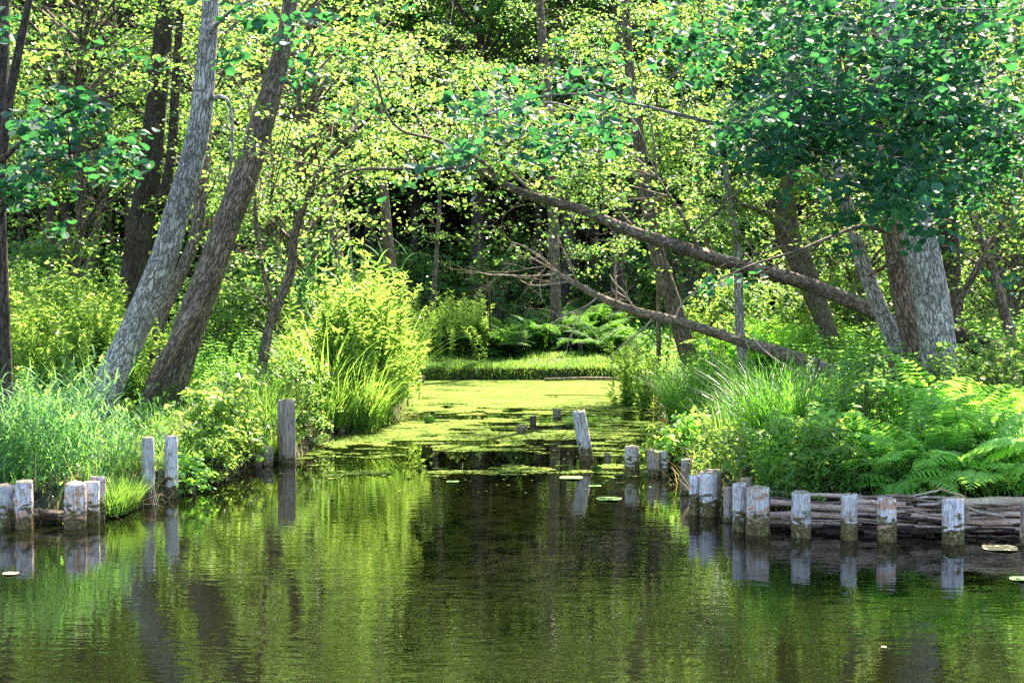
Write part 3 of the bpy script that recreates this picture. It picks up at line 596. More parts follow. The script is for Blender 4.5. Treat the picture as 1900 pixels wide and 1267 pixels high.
for t, k in ((arch, 1), (t4, .8), (t3, .5), (t11, .9), (t10, .8), (t16, .7), (t17, .7), (t13, .8), (t7, .6), (t8, .7), (t2, .8), (t1, 1)):
    for si, (P, r) in enumerate(t.stems[:2] if t is not arch else t.stems[:2]):
        SHOW.append((950 + P[:, 0] / P[:, 1] * FPX, 540 - (P[:, 2] - CAM_H) / P[:, 1] * FPX, P[:, 1], k, r * FPX / P[:, 1]))
def blocks(px, py, Y, pad=30):
    for n_, (vx, vy, vY, k, w_) in enumerate(SHOW):
        if vy.min() > py + 40: continue
        d = np.hypot(vx - px, vy - py); i = int(d.argmin())
        if d[i] < (pad + 22 if n_ < 2 else pad) + w_[i] and Y < vY[i] + .15 and vy[i] > 120 and random.random() < k: return True
    return False
cnt = 0
while cnt < 690:
    px = U(-60, 1960); py = random.triangular(-130, 500, 240)
    if any(((px - a) / c) ** 2 + ((py - b) / d) ** 2 < 1 for a, b, c, d in DARK): continue
    if py > 420 and random.random() < .5: continue
    t, Y = near_tree(px, py); Yc = Y + random.gauss(0, 1.3)
    if blocks(px, py, max(Yc, 15.5)): continue
    t.cluster(Q(px, py, max(Yc, 15.5)), U(.25, .62), int(U(80, 160)), .26); cnt += 1
# lower right: bright leafy twigs between the trunks
for (cx, cy, rx, ry, k) in ((1330, 400, 130, 70, 22), (1560, 430, 100, 60, 12), (1820, 450, 80, 80, 14), (1250, 350, 110, 60, 16), (430, 420, 90, 120, 14), (1830, 560, 70, 60, 8), (830, 420, 60, 50, 8), (1080, 450, 90, 40, 9)):
    for _ in range(k):
        px, py = random.gauss(cx, rx * .6), random.gauss(cy, ry * .6); t, Y = near_tree(px, py); Y += U(-.8, .8)
        if not blocks(px, py, Y, 16): t.cluster(Q(px, py, Y), U(.25, .45), 64, .4)
# high crowns above the frame: they shade the banks and fill the water's mirror
def high(tree, X, Y, z0, z1, rr, k, r=(.6, 1.1), n=70):
    for _ in range(k):
        a = U(0, 6.28); q = math.sqrt(random.random()) * rr
        tree.cluster((X + math.cos(a) * q, Y + math.sin(a) * q, U(z0, z1)), U(*r), n, .5, twig=random.random() < .4)
for t in (t1, t2, t14, t15): 
    P = t.stems[0][0][-1]; high(t, P[0], P[1] + 1.0, 6.0, 11, 3.2, 18 if t in (t14, t15) else 12)
for t in (t3, t4, t10, t11, t16, t8):
    P = t.stems[0][0][-1]; high(t, P[0], P[1], 7.5, 12, 2.6, 14, (.5, .9), 70)
for t, k in ((t12, 30), (t21, 2)):
    P = t.stems[0][0][-1]; high(t, P[0], P[1], 7.5, 12, 2.6, k, (.5, .9), 70)
for t in TREES: t.finish()

# ---------------------------------------------------------------- dead wood
def twigs(mb, p, d, ln, r, depth, crook=.5):
    d = nrm(np.array(d, float)); P = [np.array(p, float)]; n = 4
    for k in range(n):
        d = nrm(d + RNG.normal(0, crook * .35, 3) + np.array([0, 0, -.03])); P.append(P[-1] + d * ln / n)
    rr = [r * (1 - .6 * i / n) for i in range(n + 1)]; tube(mb, P, rr, 5 if r > .006 else 4, 2, 0, cap=False)
    if depth > 0:
        for k in range(random.choice([2, 3, 3, 4])):
            i = random.randint(1, n); dd = nrm(d + RNG.normal(0, .75, 3)); twigs(mb, P[i], dd, ln * U(.45, .75), rr[i] * .6, depth - 1, crook)
mb = MB(); lpts = [(1560, 700, 30, 17.5), (1520, 678, 30, 17.6), (1450, 655, 29, 17.9), (1380, 635, 27, 18.2), (1310, 612, 24, 18.6), (1240, 592, 20, 19), (1180, 578, 19, 19.3), (1120, 555, 17, 19.6), (1075, 530, 15, 19.8), (1036, 508, 12, 20)]
P, r = wpts(lpts, .8); Pl = tube(mb, P, r, 12, 5, .18)
e = empty('dead_log', P[0]); tag(e, 'broken dead trunk with bare twigs lying above the sedges', 'log')
mb.obj('trunk', M['bark_log'], e, True, P[0])
for (i, d, ln, dep) in ((48, (-.8, 0, .6), .8, 3), (44, (-.6, .2, .7), .9, 3), (40, (-.5, -.2, .9), .8, 3), (36, (-.7, 0, -.7), .9, 3), (30, (-.3, .1, .9), .7, 2), (24, (.4, .2, .9), .8, 2), (42, (-.9, .1, -.3), .8, 3), (20, (.1, -.3, -.8), .5, 2), (33, (.1, 0, 1), .9, 3), (46, (-.9, 0, .1), .9, 3), (27, (-.5, 0, -.8), .7, 2)):
    i = min(i, len(Pl) - 1); tw = MB(); twigs(tw, Pl[i], d, ln, .016, dep); tw.obj('bare_branch', M['twig'], e, True, P[0])
def log(label, pts, mat, sides=12, name='fallen_log'):
    mb = MB(); P, r = wpts(pts); tube(mb, P, r, sides, 5, .14); tag(mb.obj(name, M[mat], smooth=True, origin=P[0]), label, 'log')
log('dark rotten log sloping down to the right edge of the photo', [(1770, 620, 34, 18.5), (1830, 645, 38, 18.3), (1890, 675, 38, 18), (1990, 710, 34, 17.6)], 'bark_dark')
log('short broken stump leaning left by the foot of the double trunk', [(1690, 745, 26, 15.8), (1665, 705, 22, 15.8), (1640, 660, 12, 15.8)], 'bark_log', name='broken_stump')
log('thin fallen trunk lying in the dark wood at centre left', [(500, 505, 12, 27), (620, 528, 14, 27), (700, 540, 10, 27)], 'bark_dark')
log('narrow plank edging lying along the far grass bank', [(1010, 704, 6, 28.2), (1090, 702, 6, 28.2), (1160, 704, 6, 28.2)], 'bark_log')
for lab, pts in (('thin vine hanging down before the dark wood at centre', [(872, 330, 3, 22), (884, 410, 4, 22), (892, 480, 4, 22), (906, 540, 4, 22), (910, 615, 4, 22)]),
                 ('pale hanging stem left of the bright willow thicket', [(640, 380, 3, 23), (648, 440, 3, 23), (655, 520, 4, 23), (660, 560, 4, 23)]),
                 ('bent dead stick slanting out of the sedge tussock', [(1390, 620, 3, 14.5), (1430, 660, 3, 14.5), (1500, 700, 4, 14.4), (1520, 680, 4, 14.4)]),
                 ('dark curved stick standing in the sedge beside the nettles', [(1487, 790, 6, 14), (1495, 750, 5, 14), (1508, 715, 5, 14), (1520, 668, 4, 14)])):
    mb = MB(); P, r = wpts(pts); tube(mb, P, r, 6, 4, .1); tag(mb.obj('hanging_stick', M['twig' if 'dark' not in lab else 'bark_dark'], smooth=True, origin=P[0]), lab, 'dead stick')

# ---------------------------------------------------------------- woodland behind: prototypes and copies
def proto_tree(seed, H, cb, cr, k, n, ls, leafm, barkm, r0, tpl=T_QUAD):
    random.seed(seed); rng = np.random.default_rng(seed)
    tr = MB(); cw = MB(); lx, ly = U(-.8, .8), U(-.8, .8)
    P = [np.array([lx * (z / H) ** 1.3 + U(-.1, .1), ly * (z / H) ** 1.3 + U(-.1, .1), z - .3]) for z in np.linspace(0, H, 7)]
    Pc = tube(tr, P, np.linspace(r0, .03, 7), 8, 3, .06, flare=.3)
    for _ in range(k):
        z = cb + (H - cb) * random.random() ** .9; f = (z - cb) / (H - cb); rad = cr * (.55 + .9 * f * (1 - f) * 2) * math.sqrt(random.random()); a = U(0, 6.28)
        i = int(np.clip((z - rad * .5) / H * (len(Pc) - 1), 1, len(Pc) - 1)); c = np.array([Pc[i][0] + math.cos(a) * rad, Pc[i][1] + math.sin(a) * rad, z])
        p, sub = spray_pts(c, U(.5, .85), .4, n, rng); rnd_leaves(cw, tpl, p, ls, rng=rng)
        tube(tr, [Pc[i], (Pc[i] + c) / 2 + np.array([0, 0, U(-.1, .3)]), c], [.035, .02, .006], 4, 2, 0, cap=False)
    return tr.mesh('trunk', M[barkm], True), cw.mesh('crown', M[leafm])
def plant(name, me_parts, x, y, rz, sc, label, cat, group, z=None, zs=1):
    e = empty(name, (x, y, gz(x, y) if z is None else z), rz, sc); e.scale[2] *= zs; tag(e, label, cat, group)
    for nm, me in me_parts:
        o = bpy.data.objects.new(nm, me); col.objects.link(o); o.parent = e
    return e
PT = [proto_tree(100 + i, H, cb, cr, k, n, ls, lm, bm, r0) for i, (H, cb, cr, k, n, ls, lm, bm, r0) in enumerate([
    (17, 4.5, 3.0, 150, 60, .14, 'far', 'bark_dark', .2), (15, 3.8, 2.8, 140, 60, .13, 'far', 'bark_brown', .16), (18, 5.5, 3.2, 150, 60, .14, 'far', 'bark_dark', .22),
    (9, 1.2, 1.9, 90, 50, .085, 'lit', 'bark_brown', .07), (7, .8, 1.7, 80, 50, .08, 'lit', 'bark_brown', .05), (11, 2.4, 2.2, 110, 55, .09, 'lit', 'bark_brown', .09)])]
random.seed(5)
def rows(y0, y1, dx, protos, name, label, group, jitter=.9, mx=4, skip=None, dxy=3.0, sc=1.0):
    y = y0
    while y < y1:
        x = -(y * .37 + mx) + U(0, dx)
        while x < y * .37 + mx:
            X, Y = x + U(-jitter, jitter), y + U(-jitter, jitter)
            if edist(X, Y) > 1.2 and not (skip and skip(X, Y)):
                m = PT[random.choice(protos)]
                plant(name, [('trunk', m[0]), ('crown', m[1])], X, Y, U(0, 6.28), sc * U(.85, 1.15), label(X, Y), 'tree', group)
            x += dx * U(.8, 1.2)
        y += dxy
def zone(X, Y):
    px = 950 + X / Y * FPX
    return 'left' if px < 500 else 'centre' if px < 1300 else 'right'
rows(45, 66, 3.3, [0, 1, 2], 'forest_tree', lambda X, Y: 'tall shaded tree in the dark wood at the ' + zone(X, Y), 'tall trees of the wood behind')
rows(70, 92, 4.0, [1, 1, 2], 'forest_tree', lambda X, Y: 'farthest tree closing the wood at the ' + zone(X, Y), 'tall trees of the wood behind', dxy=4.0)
def skp(X, Y):
    px = 950 + X / Y * FPX
    return (700 < px < 1180 and Y < 37) or (10 < px < 290) or 590 < px < 700
rows(66, 86, 2.2, [3, 5], 'forest_tree', lambda X, Y: 'low dense tree closing the far end of the wood at the ' + zone(X, Y), 'low trees closing the wood', dxy=4.5, sc=2.0)
rows(24.5, 34, 3.1, [3, 4, 5], 'young_tree', lambda X, Y: 'young sunlit tree behind the bank at the ' + zone(X, Y), 'young sunlit trees', skip=skp, dxy=3.2, mx=5)
for X, Y, m in ((-8.2, 19, 5), (-10.5, 16, 3), (9.5, 19.5, 5), (11.5, 15, 3), (-7, 22.5, 3), (8.2, 23, 4), (-13, 20, 5), (13, 20, 5)):
    plant('young_tree', [('trunk', PT[m][0]), ('crown', PT[m][1])], X, Y, U(0, 6), 1, 'young sunlit tree beside the %s bank trunks' % zone(X, Y), 'tree', 'young sunlit trees')

# ---------------------------------------------------------------- undergrowth prototypes
def pr_fern(seed, nf=11, H=.9):
    rng = np.random.default_rng(seed); mb = MB()
    for f in range(nf):
        az = 2 * np.pi * f / nf + rng.uniform(-.3, .3); L = H * rng.uniform(.8, 1.15); el = rng.uniform(.9, 1.25) if f % 5 < 3 else rng.uniform(.3, .8); S = 24
        t = np.linspace(0, 1, S + 1); ang = el - 1.35 * t ** 1.4 * rng.uniform(.8, 1.1)
        r = np.concatenate([[0], np.cumsum(np.cos(ang[:-1]))]) / S * L; z = np.concatenate([[0], np.cumsum(np.sin(ang[:-1]))]) / S * L
        C = np.stack([np.cos(az) * r, np.sin(az) * r, z], -1); T = nrm(np.gradient(C, axis=0)); side = np.array([-np.sin(az), np.cos(az), 0])
        up = np.cross(T, side)
        tube(mb, C[::6], np.linspace(.006, .002, len(C[::6])), 3, 2, 0, cap=False)
        for sgn in (1, -1):
            q = C[3:-1]; tt = t[3:-1]; ln = L * .24 * np.sin(np.pi * (tt * .93 + .07) ** .75) + .01
            d = side * sgn + T[3:-1] * .45 + rng.normal(0, .06, q.shape); d[:, 2] -= .12
            # each pinna is itself toothed: three short leaflets overlapping along it
            for k, (o_, s_) in enumerate(((0, .62), (.3, .55), (.58, .46))):
                leaves(mb, T_LANCE if k else T_OVATE, q + nrm(d) * (ln * o_)[:, None], d + side * 0, up[3:-1] * -1 * sgn * 0 + np.abs(up[3:-1]), ln * s_)
    return mb.mesh('fern', M['fern'])
def pr_tuss(seed, n=230, H=1.0, w_=.009, mat='sedge', rad=.16, curl=(.5, 1.7)):
    rng = np.random.default_rng(seed); mb = MB(); a = rng.uniform(0, 6.28, n); q = rad * np.sqrt(rng.random(n))
    base = np.stack([np.cos(a) * q, np.sin(a) * q, np.full(n, -.03)], -1)
    az = a + rng.normal(0, .5, n); h = H * rng.uniform(.55, 1.15, n)
    blades(mb, base, h, np.full(n, w_) * rng.uniform(.7, 1.3, n), az, rng.uniform(.02, .4, n), rng.uniform(curl[0], curl[1], n), 7)
    return mb.mesh('sedge_tussock', M[mat])
def pr_reed(seed, k=9, H=1.3):
    rng = np.random.default_rng(seed); mb = MB()
    for s in range(k):
        x, y = rng.normal(0, .14, 2); h = H * rng.uniform(.7, 1.15); lean = rng.normal(0, .13, 2)
        P = [np.array([x, y, -.05]), np.array([x + lean[0] * h * .5, y + lean[1] * h * .5, h * .5]), np.array([x + lean[0] * h * 1.3, y + lean[1] * h * 1.3, h])]
        Pc = tube(mb, P, [.006, .005, .002], 4, 4, 0, cap=False); m = 9
        idx = np.linspace(1, len(Pc) - 1, m).astype(int); az = np.arange(m) * 2.4 + rng.uniform(0, 6); 
        blades(mb, Pc[idx], rng.uniform(.35, .6, m), rng.uniform(.018, .03, m), az, rng.uniform(.35, .8, m), rng.uniform(.5, 1.3, m), 6)
    return mb.mesh('reed_clump', M['reed'])
def pr_herb(seed, k=7, H=.9, mat='herb', ls=.11, tpl=T_OVATE, spread=.16):
    rng = np.random.default_rng(seed); mb = MB()
    for s in range(k):
        x, y = rng.normal(0, spread, 2); h = H * rng.uniform(.6, 1.15); l = rng.normal(0, .15, 2)
        Pc = tube(mb, [np.array([x, y, -.05]), np.array([x + l[0] * h * .4, y + l[1] * h * .4, h * .55]), np.array([x + l[0] * h, y + l[1] * h, h])], [.006, .005, .002], 4, 7, 0, cap=False)
        for i in range(2, len(Pc)):
            m = 4; a = rng.uniform(0, 6.28) + np.arange(m) * np.pi / 2 + rng.normal(0, .2, m); f = 1 - .45 * (i / len(Pc))
            d = np.stack([np.cos(a), np.sin(a), rng.normal(.15, .2, m)], -1)
            leaves(mb, tpl, np.repeat(Pc[i][None], m, 0) + nrm(d) * .01, d, np.array([0, 0, 1.]) + rng.normal(0, .3, (m, 3)), ls * f * rng.uniform(.8, 1.2, m))
    return mb.mesh('herb', M[mat])
def pr_bush(seed, H=1.0, W=.6, k=34, n=26, ls=.06, mat='lit', tpl=T_MID):
    rng = np.random.default_rng(seed); random.seed(seed); mb = MB(); st = MB()
    for _ in range(k):
        a = U(0, 6.28); z = H * U(.12, 1); q = W * math.sqrt(random.random()) * math.sin(min(1, z / H + .25) * 2.4); c = np.array([math.cos(a) * q, math.sin(a) * q, z])
        p, sub = spray_pts(c, U(.12, .24) * max(W, .5) / .5, .6, n, rng); p[:, 2] = np.maximum(p[:, 2], .02); rnd_leaves(mb, tpl, p, ls, rng=rng, tilt=.5)
        tube(st, [np.array([U(-.05, .05), U(-.05, .05), -.05]), np.array([c[0] * .4, c[1] * .4, c[2] * .6]), c], [.01, .006, .003], 4, 3, 0, cap=False)
    return st.mesh('stems', M['bark_brown'], True), mb.mesh('foliage', M[mat])
def pr_willowherb(seed, k=13, H=1.6):
    rng = np.random.default_rng(seed); mb = MB()
    for s in range(k):
        x, y = rng.normal(0, .34, 2); h = H * rng.uniform(.4, 1.15); l = rng.normal(0, .24, 2)
        Pc = tube(mb, [np.array([x, y, -.05]), np.array([x + l[0] * h * .4, y + l[1] * h * .4, h * .55]), np.array([x + l[0] * h, y + l[1] * h, h])], [.007, .005, .002], 4, 12, 0, cap=False)
        for i in range(2, len(Pc)):
            m = 4; a = rng.uniform(0, 6.28, m); d = np.stack([np.cos(a), np.sin(a), rng.normal(.25, .55, m)], -1)
            leaves(mb, T_LANCE, np.repeat(Pc[i][None], m, 0), d, np.array([0, 0, 1.]) + rng.normal(0, .6, (m, 3)), .15 * rng.uniform(.5, 1.3, m) * (1 - .3 * i / len(Pc)))
    return mb.mesh('willowherb', M['bright'])
FERN = [pr_fern(1, 12, .95), pr_fern(2, 10, .85), pr_fern(3, 13, 1.05)]
FERN_SHADED = [m.copy() for m in FERN]
M['fern_shaded'] = leaf_mat('shaded_fern_frond', (.03, .085, .022), (.07, .15, .035), (3.0, 2.9, 1.4), .4, .6, .2)  # same ferns in darker greens: half shade of the far bank put into the colour
for m in FERN_SHADED: m.materials[0] = M['fern_shaded']
TUS = [pr_tuss(4, 260, 1.3, .010), pr_tuss(5, 300, 1.4, .010, curl=(.4, 1.4)), pr_tuss(6, 240, 1.2, .010)]
TALLG = [pr_tuss(7, 150, 1.0, .011, 'grass', .3, (.4, 1.4)), pr_tuss(8, 150, .8, .011, 'grass', .3, (.4, 1.4))]
REED = [pr_reed(9), pr_reed(10, 8, 1.1), pr_reed(11, 10, 1.5)]
HERB = [pr_herb(12), pr_herb(13, 9, .75), pr_herb(14, 6, 1.1)]
WIL = [pr_willowherb(15), pr_willowherb(16, 12, 1.3)]
BUSH = [pr_bush(17), pr_bush(18, .8, .5, 30, 26, .055), pr_bush(19, 1.5, .8, 60, 30, .065)]
BBUSH = [pr_bush(20, .8, .5, 44, 26, .075, 'bright', T_OVATE), pr_bush(21, .6, .4, 30, 24, .07, 'bright', T_OVATE)]
RBUSH = [pr_bush(22, .5, .3, 22, 16, .062, 'fern', T_ROUND)]
def put1(name, me, x, y, sc, label, cat, group=None, z=None, rz=None, tilt=0):
    o = bpy.data.objects.new(name, me); col.objects.link(o); o.location = (x, y, gz(x, y) if z is None else z)
    o.scale = (sc, sc, sc); o.rotation_euler = (U(-tilt, tilt), U(-tilt, tilt), U(0, 6.28) if rz is None else rz); tag(o, label, cat, group); return o
YS = np.arange(9.5, 38, .06)
def atpx(px, py, zg=.35):
    """where the view ray through a source pixel first meets the ground or the water"""
    d = ray(px, py); P = np.array([0, 0, CAM_H]) + d[None] * (YS / d[1])[:, None]
    hit = np.nonzero(P[:, 2] <= np.maximum(ground(P[:, 0], P[:, 1]), 0))[0]
    return P[hit[0]] if len(hit) else P[-1]
random.seed(21)
# sedge tussocks on the right bank
for px, py, sc, lab in ((1300, 806, .88, 'big arching sedge tussock standing in the water before the inlet'), (1255, 775, .66, 'sedge tussock left behind the biggest one'), (1370, 780, .72, 'sedge tussock behind the inlet'), (1440, 855, .85, 'dark green sedge tussock beside the curved stick'),
                        (1345, 752, .6, None), (1410, 800, .75, None), (1490, 850, .85, None), (1240, 748, .55, None), (1290, 742, .6, None), (1205, 748, .5, None), (1460, 790, .65, None), (1520, 805, .7, None), (1190, 738, .5, None), (1405, 850, .8, None), (1330, 800, .75, None), (1270, 800, .7, None), (1470, 830, .8, None), (1530, 850, .6, None), (1350, 780, .6, None), (1170, 752, .35, 'small weedy tuft on a sod island in the duckweed')):
    p = atpx(px, py, .2); put1('sedge_tussock', random.choice(TUS), p[0], p[1], sc, lab or 'sedge tussock in the bed left of the double trunk', 'grass tussock', 'sedge tussocks', z=max(gz(p[0], p[1]), 0))
# ferns on the right bank
for px, py, sc in ((1640, 880, .95), (1700, 900, 1.0), (1760, 890, .95), (1820, 915, 1.0), (1880, 905, .95), (1670, 850, .9), (1730, 850, 1.0), (1790, 860, .95), (1850, 860, 1.0), (1910, 870, 1.0), (1600, 870, .7), (1560, 925, .5), (1610, 935, .55), (1660, 938, .6), (1710, 940, .7), (1765, 940, .65), (1820, 940, .75), (1870, 940, .7), (1920, 940, .7), (1680, 915, .8), (1740, 915, .9), (1800, 915, .85), (1860, 920, .9)):
    p = atpx(px, py); put1('fern', random.choice(FERN), p[0] + U(-.12, .12), max(p[1], 11.02 + U(0, .1)), sc * U(.7, 1.2), 'bright green fern above the brushwood', 'fern', 'ferns above the brushwood', tilt=.38)
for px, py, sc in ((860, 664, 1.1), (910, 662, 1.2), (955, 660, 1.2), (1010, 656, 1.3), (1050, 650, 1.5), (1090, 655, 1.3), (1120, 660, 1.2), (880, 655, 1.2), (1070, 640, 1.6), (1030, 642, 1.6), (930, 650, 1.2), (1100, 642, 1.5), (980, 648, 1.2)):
    p = atpx(px, py, .5); put1('fern', random.choice(FERN_SHADED), p[0], min(p[1], 36), sc, 'fern in the drift behind the far grass bank', 'fern', 'ferns behind the far grass bank', tilt=.15)
for px, py in ((1400, 650), (1440, 655), (1480, 650), (1430, 640), (1395, 640)):
    p = Q(px, py, 21.5 + U(-.8, .8)); put1('fern', random.choice(FERN), p[0], p[1], 1.5, 'tall sunlit fern behind the fallen dead trunk', 'fern', 'ferns behind the dead trunk', tilt=.1)
for k in range(34):
    p = atpx(U(1440, 1900), U(840, 935), .3); m = random.choice([0, 0, 1, 2])
    if m == 0: put1('nettle', random.choice(HERB), p[0], max(p[1], 10.98), U(.45, .85), 'nettle mixed in with the ferns', 'nettle', 'nettles among the front ferns')
    elif m == 1: put1('tall_grass', random.choice(TALLG), p[0], max(p[1], 10.98), U(.5, .95), 'grass tuft rising through the ferns', 'grass tussock', 'grass tufts among the front ferns')
    else: plant('bush', [('stems', BBUSH[1][0]), ('foliage', BBUSH[1][1])], p[0], max(p[1], 11.0), U(0, 6), U(.5, .9), 'pale young leaves pushing through the ferns', 'bush', 'young shoots among the front ferns')
# herbs
def scatter(n, X0, X1, Y0, Y1, fn, dmin=.15, keep=None):
    k = 0; tries = 0
    while k < n and tries < n * 60:
        tries += 1; x, y = U(X0, X1), U(Y0, Y1); d = float(edist(np.array([x]), np.array([y]))[0])
        if d < dmin or (keep and not keep(x, y, d)): continue
        fn(x, y); k += 1
side = lambda x, y: ('left' if x < 0 else 'right') if y < 27 else 'far'
scatter(110, 1.6, 9, 10.75, 24, lambda x, y: put1('nettle', random.choice(HERB), x, y, U(.55, 1.0), 'leafy green nettle clump', 'nettle', 'nettles of the right bank'), .3, keep=lambda x, y, d: not (y < 12.5 and x > 2.6) and not (x / y < .225 and y < 19) and not (x / y > .27 and y < 15.3) and abs(x) < y * .38)
scatter(120, -9, -1.5, 11, 26, lambda x, y: put1('nettle', random.choice(HERB), x, y, U(.5, .95) * (.6 if y < 15.5 else 1), 'leafy green nettle clump', 'nettle', 'nettles of the left bank'), .4, keep=lambda x, y, d: not (y < 16.5 and -.285 < x / y < -.215) and abs(x) < y * .38)
for k in range(26):
    p = Q(U(20, 240), 690, U(16.5, 20)); put1('willowherb', random.choice(WIL), p[0], p[1], U(.7, 1.0), 'sunlit willowherb behind reeds', 'wild flower', 'willowherb at far left')
TALLR = [pr_tuss(31, 90, 1.7, .016, 'grass', .3, (.2, 1.3)), pr_tuss(32, 80, 1.4, .014, 'grass', .35, (.3, 1.5))]
for k in range(15):
    p = atpx(U(560, 700), U(745, 790), .3); put1('tall_grass', random.choice(TALLR), p[0], p[1] + U(.1, 1.6), U(.6, 1.15), 'tall feathery reed grass on the left channel bank', 'grass tussock', 'tall reed grass on the left channel bank')
for k in range(24):
    px = U(545, 684); py = U(735, 792); p = atpx(px, py, .3); put1('willowherb', random.choice(WIL), p[0], p[1] + .3 + U(0, 1.5), U(.55, 1.2), 'tall glowing willowherb', 'wild flower', 'willowherb on the left channel bank')
for k in range(12):
    px = U(760, 880); p = Q(px, 660, U(30, 33)); put1('willowherb', random.choice(WIL), p[0], p[1], U(.5, .8), 'pale leafy herb beside the ferns of the far bank', 'wild flower', 'herbs of the far bank')
for k in range(9):
    p = Q(U(1180, 1620), 700, U(20, 25)); put1('willowherb', random.choice(WIL), p[0], p[1], U(.6, .95), 'willowherb behind the sedges of the right bank', 'wild flower', 'willowherb of the right bank')
# reeds lower left
for k in range(36):
    px = U(-60, 235); py = U(905, 955) if px < 190 else U(870, 920); p = atpx(px, py, .2); y = max(p[1], 11.3) + U(0, 1.6)
    put1('reed_clump', random.choice(REED), p[0], y, U(.36, .58) if px < 105 else U(.25, .4), 'blue green reed clump', 'reed', 'reeds at lower left', tilt=.2)
for k in range(8):
    p = atpx(U(585, 700), U(785, 800), .2); put1('tall_grass', random.choice(TALLG), p[0], p[1], U(.8, 1.1), 'upright tall grass over the black pilings', 'grass tussock', 'tall grass on the left channel bank')
for px, py in ((640, 640), (560, 660), (690, 640)):
    p = Q(px, py, 23); put1('reed_clump', REED[2], p[0], p[1], 1.3, 'tall reed standing above the willowherb at the left channel bank', 'reed', 'tall reeds of the left channel bank')
# tall grass tufts as individuals on both banks
scatter(70, -8, -1.6, 11.2, 22, lambda x, y: put1('tall_grass', random.choice(TALLG), x, y, U(.5, .9) * (.5 if y < 16.5 and x / y < -.2 else 1), 'lush grass tuft on the bank', 'grass tussock', 'grass tufts of the left bank'), .1, keep=lambda x, y, d: abs(x) < y * .38)
scatter(60, 2, 8.5, 12.5, 24, lambda x, y: put1('tall_grass', random.choice(TALLG), x, y, U(.5, .9), 'lush grass tuft on the bank', 'grass tussock', 'grass tufts of the right bank'), .1, keep=lambda x, y, d: abs(x) < y * .38)
for k in range(26):
    px = U(195, 250) if k % 2 == 0 else U(490, 530); py = np.interp(px, [190, 255, 345, 400, 470, 520], [962, 935, 920, 892, 864, 850]) - 2; p = G(px, py, .02)
    put1('tall_grass', random.choice(TALLG), p[0], p[1] + .08, U(.25, .5), 'ragged grass tuft hanging over the water', 'grass tussock', 'grass tufts at the left water edge', z=.03)
# bushes
def bush(m, px, py, sc, lab, grp=None, zg=.3, dy=0, z=None):
    p = atpx(px, py, zg); return plant('bush', [('stems', m[0]), ('foliage', m[1])], p[0], p[1] + dy, U(0, 6), sc, lab, 'bush', grp, z=max(gz(p[0], p[1] + dy), .03) if z is None else z)
bush(BBUSH[0], 400, 885, 1.0, 'glowing yellow green bush hanging over the water at left', dy=.15)
bush(BBUSH[0], 370, 885, .6, 'paler side shoot of leaves left of the glowing bush', dy=.5)
bush(BBUSH[1], 446, 868, .6, 'small yellow green bush beside the tall brown post', dy=.3)
bush(BBUSH[1], 395, 900, .7, 'low bright leaves trailing on the water under the yellow green bush', dy=.1)
bush(RBUSH[0], 350, 920, .62, 'round leafed plant at the foot of the tall pale posts', dy=.1)
bush(RBUSH[0], 1285, 855, .85, 'round leafed plant hanging over the slim brown post', dy=.25)
bush(BBUSH[1], 1252, 880, .72, 'light green creeper spilling over the rotten channel posts', dy=.15)
bush(BBUSH[0], 1350, 890, .5, 'light green creeper behind the stout pale post', dy=.35)
bush(BBUSH[1], 1400, 915, .75, 'pale young leaves over the pressed pair of posts', dy=.3)
bush(RBUSH[0], 1510, 915, .95, 'round leafed alder sapling behind the brushwood start', dy=.2)
bush(RBUSH[0], 1565, 900, 1.0, 'alder sapling with pale leaves above the brushwood middle', dy=.3)
bush(BBUSH[1], 1450, 940, .45, 'small leafy sprig dangling over the brushwood', dy=-.05)
for px, py, sc in ((590, 770, .8), (560, 800, .7), (575, 835, .5), (560, 775, .7), (450, 790, .6)):
    bush(random.choice(BUSH[:2]), px, py, sc, 'leafy green shrub under the slender crooked tree', 'shrubs of the left bank')
for px, py, sc in ((1600, 800, .9), (1650, 790, 1.0), (1830, 780, 1.0), (1890, 800, 1.0), (1560, 760, .9), (1780, 800, .8), (1520, 870, .6), (1600, 850, .7), (1480, 890, .45)):
    bush(random.choice(BUSH[:2]), px, py, sc, 'leafy green shrub round the feet of the double trunk', 'shrubs of the right bank')
scatter(46, -14, 14, 21, 33, lambda x, y: plant('bush', [('stems', BUSH[2][0]), ('foliage', BUSH[2][1])], x, y, U(0, 6), U(.7, 1.3), 'leafy shrub between the trees on the %s side' % ('left' if x < 0 else 'right'), 'bush', 'shrubs between the trees'), 1.5, keep=lambda x, y, d: abs(x) < y * .42 and not (-2.8 < x < 3.0))
scatter(100, -26, 24, 40, 64, lambda x, y: plant('bush', [('stems', BUSH[2][0]), ('foliage', BUSH[2][1])], x, y, U(0, 6), U(1.4, 2.6), 'dim shrub in the dark wood', 'bush', 'shrubs of the dark wood'), 1.5, keep=lambda x, y, d: abs(x) < y * .42)

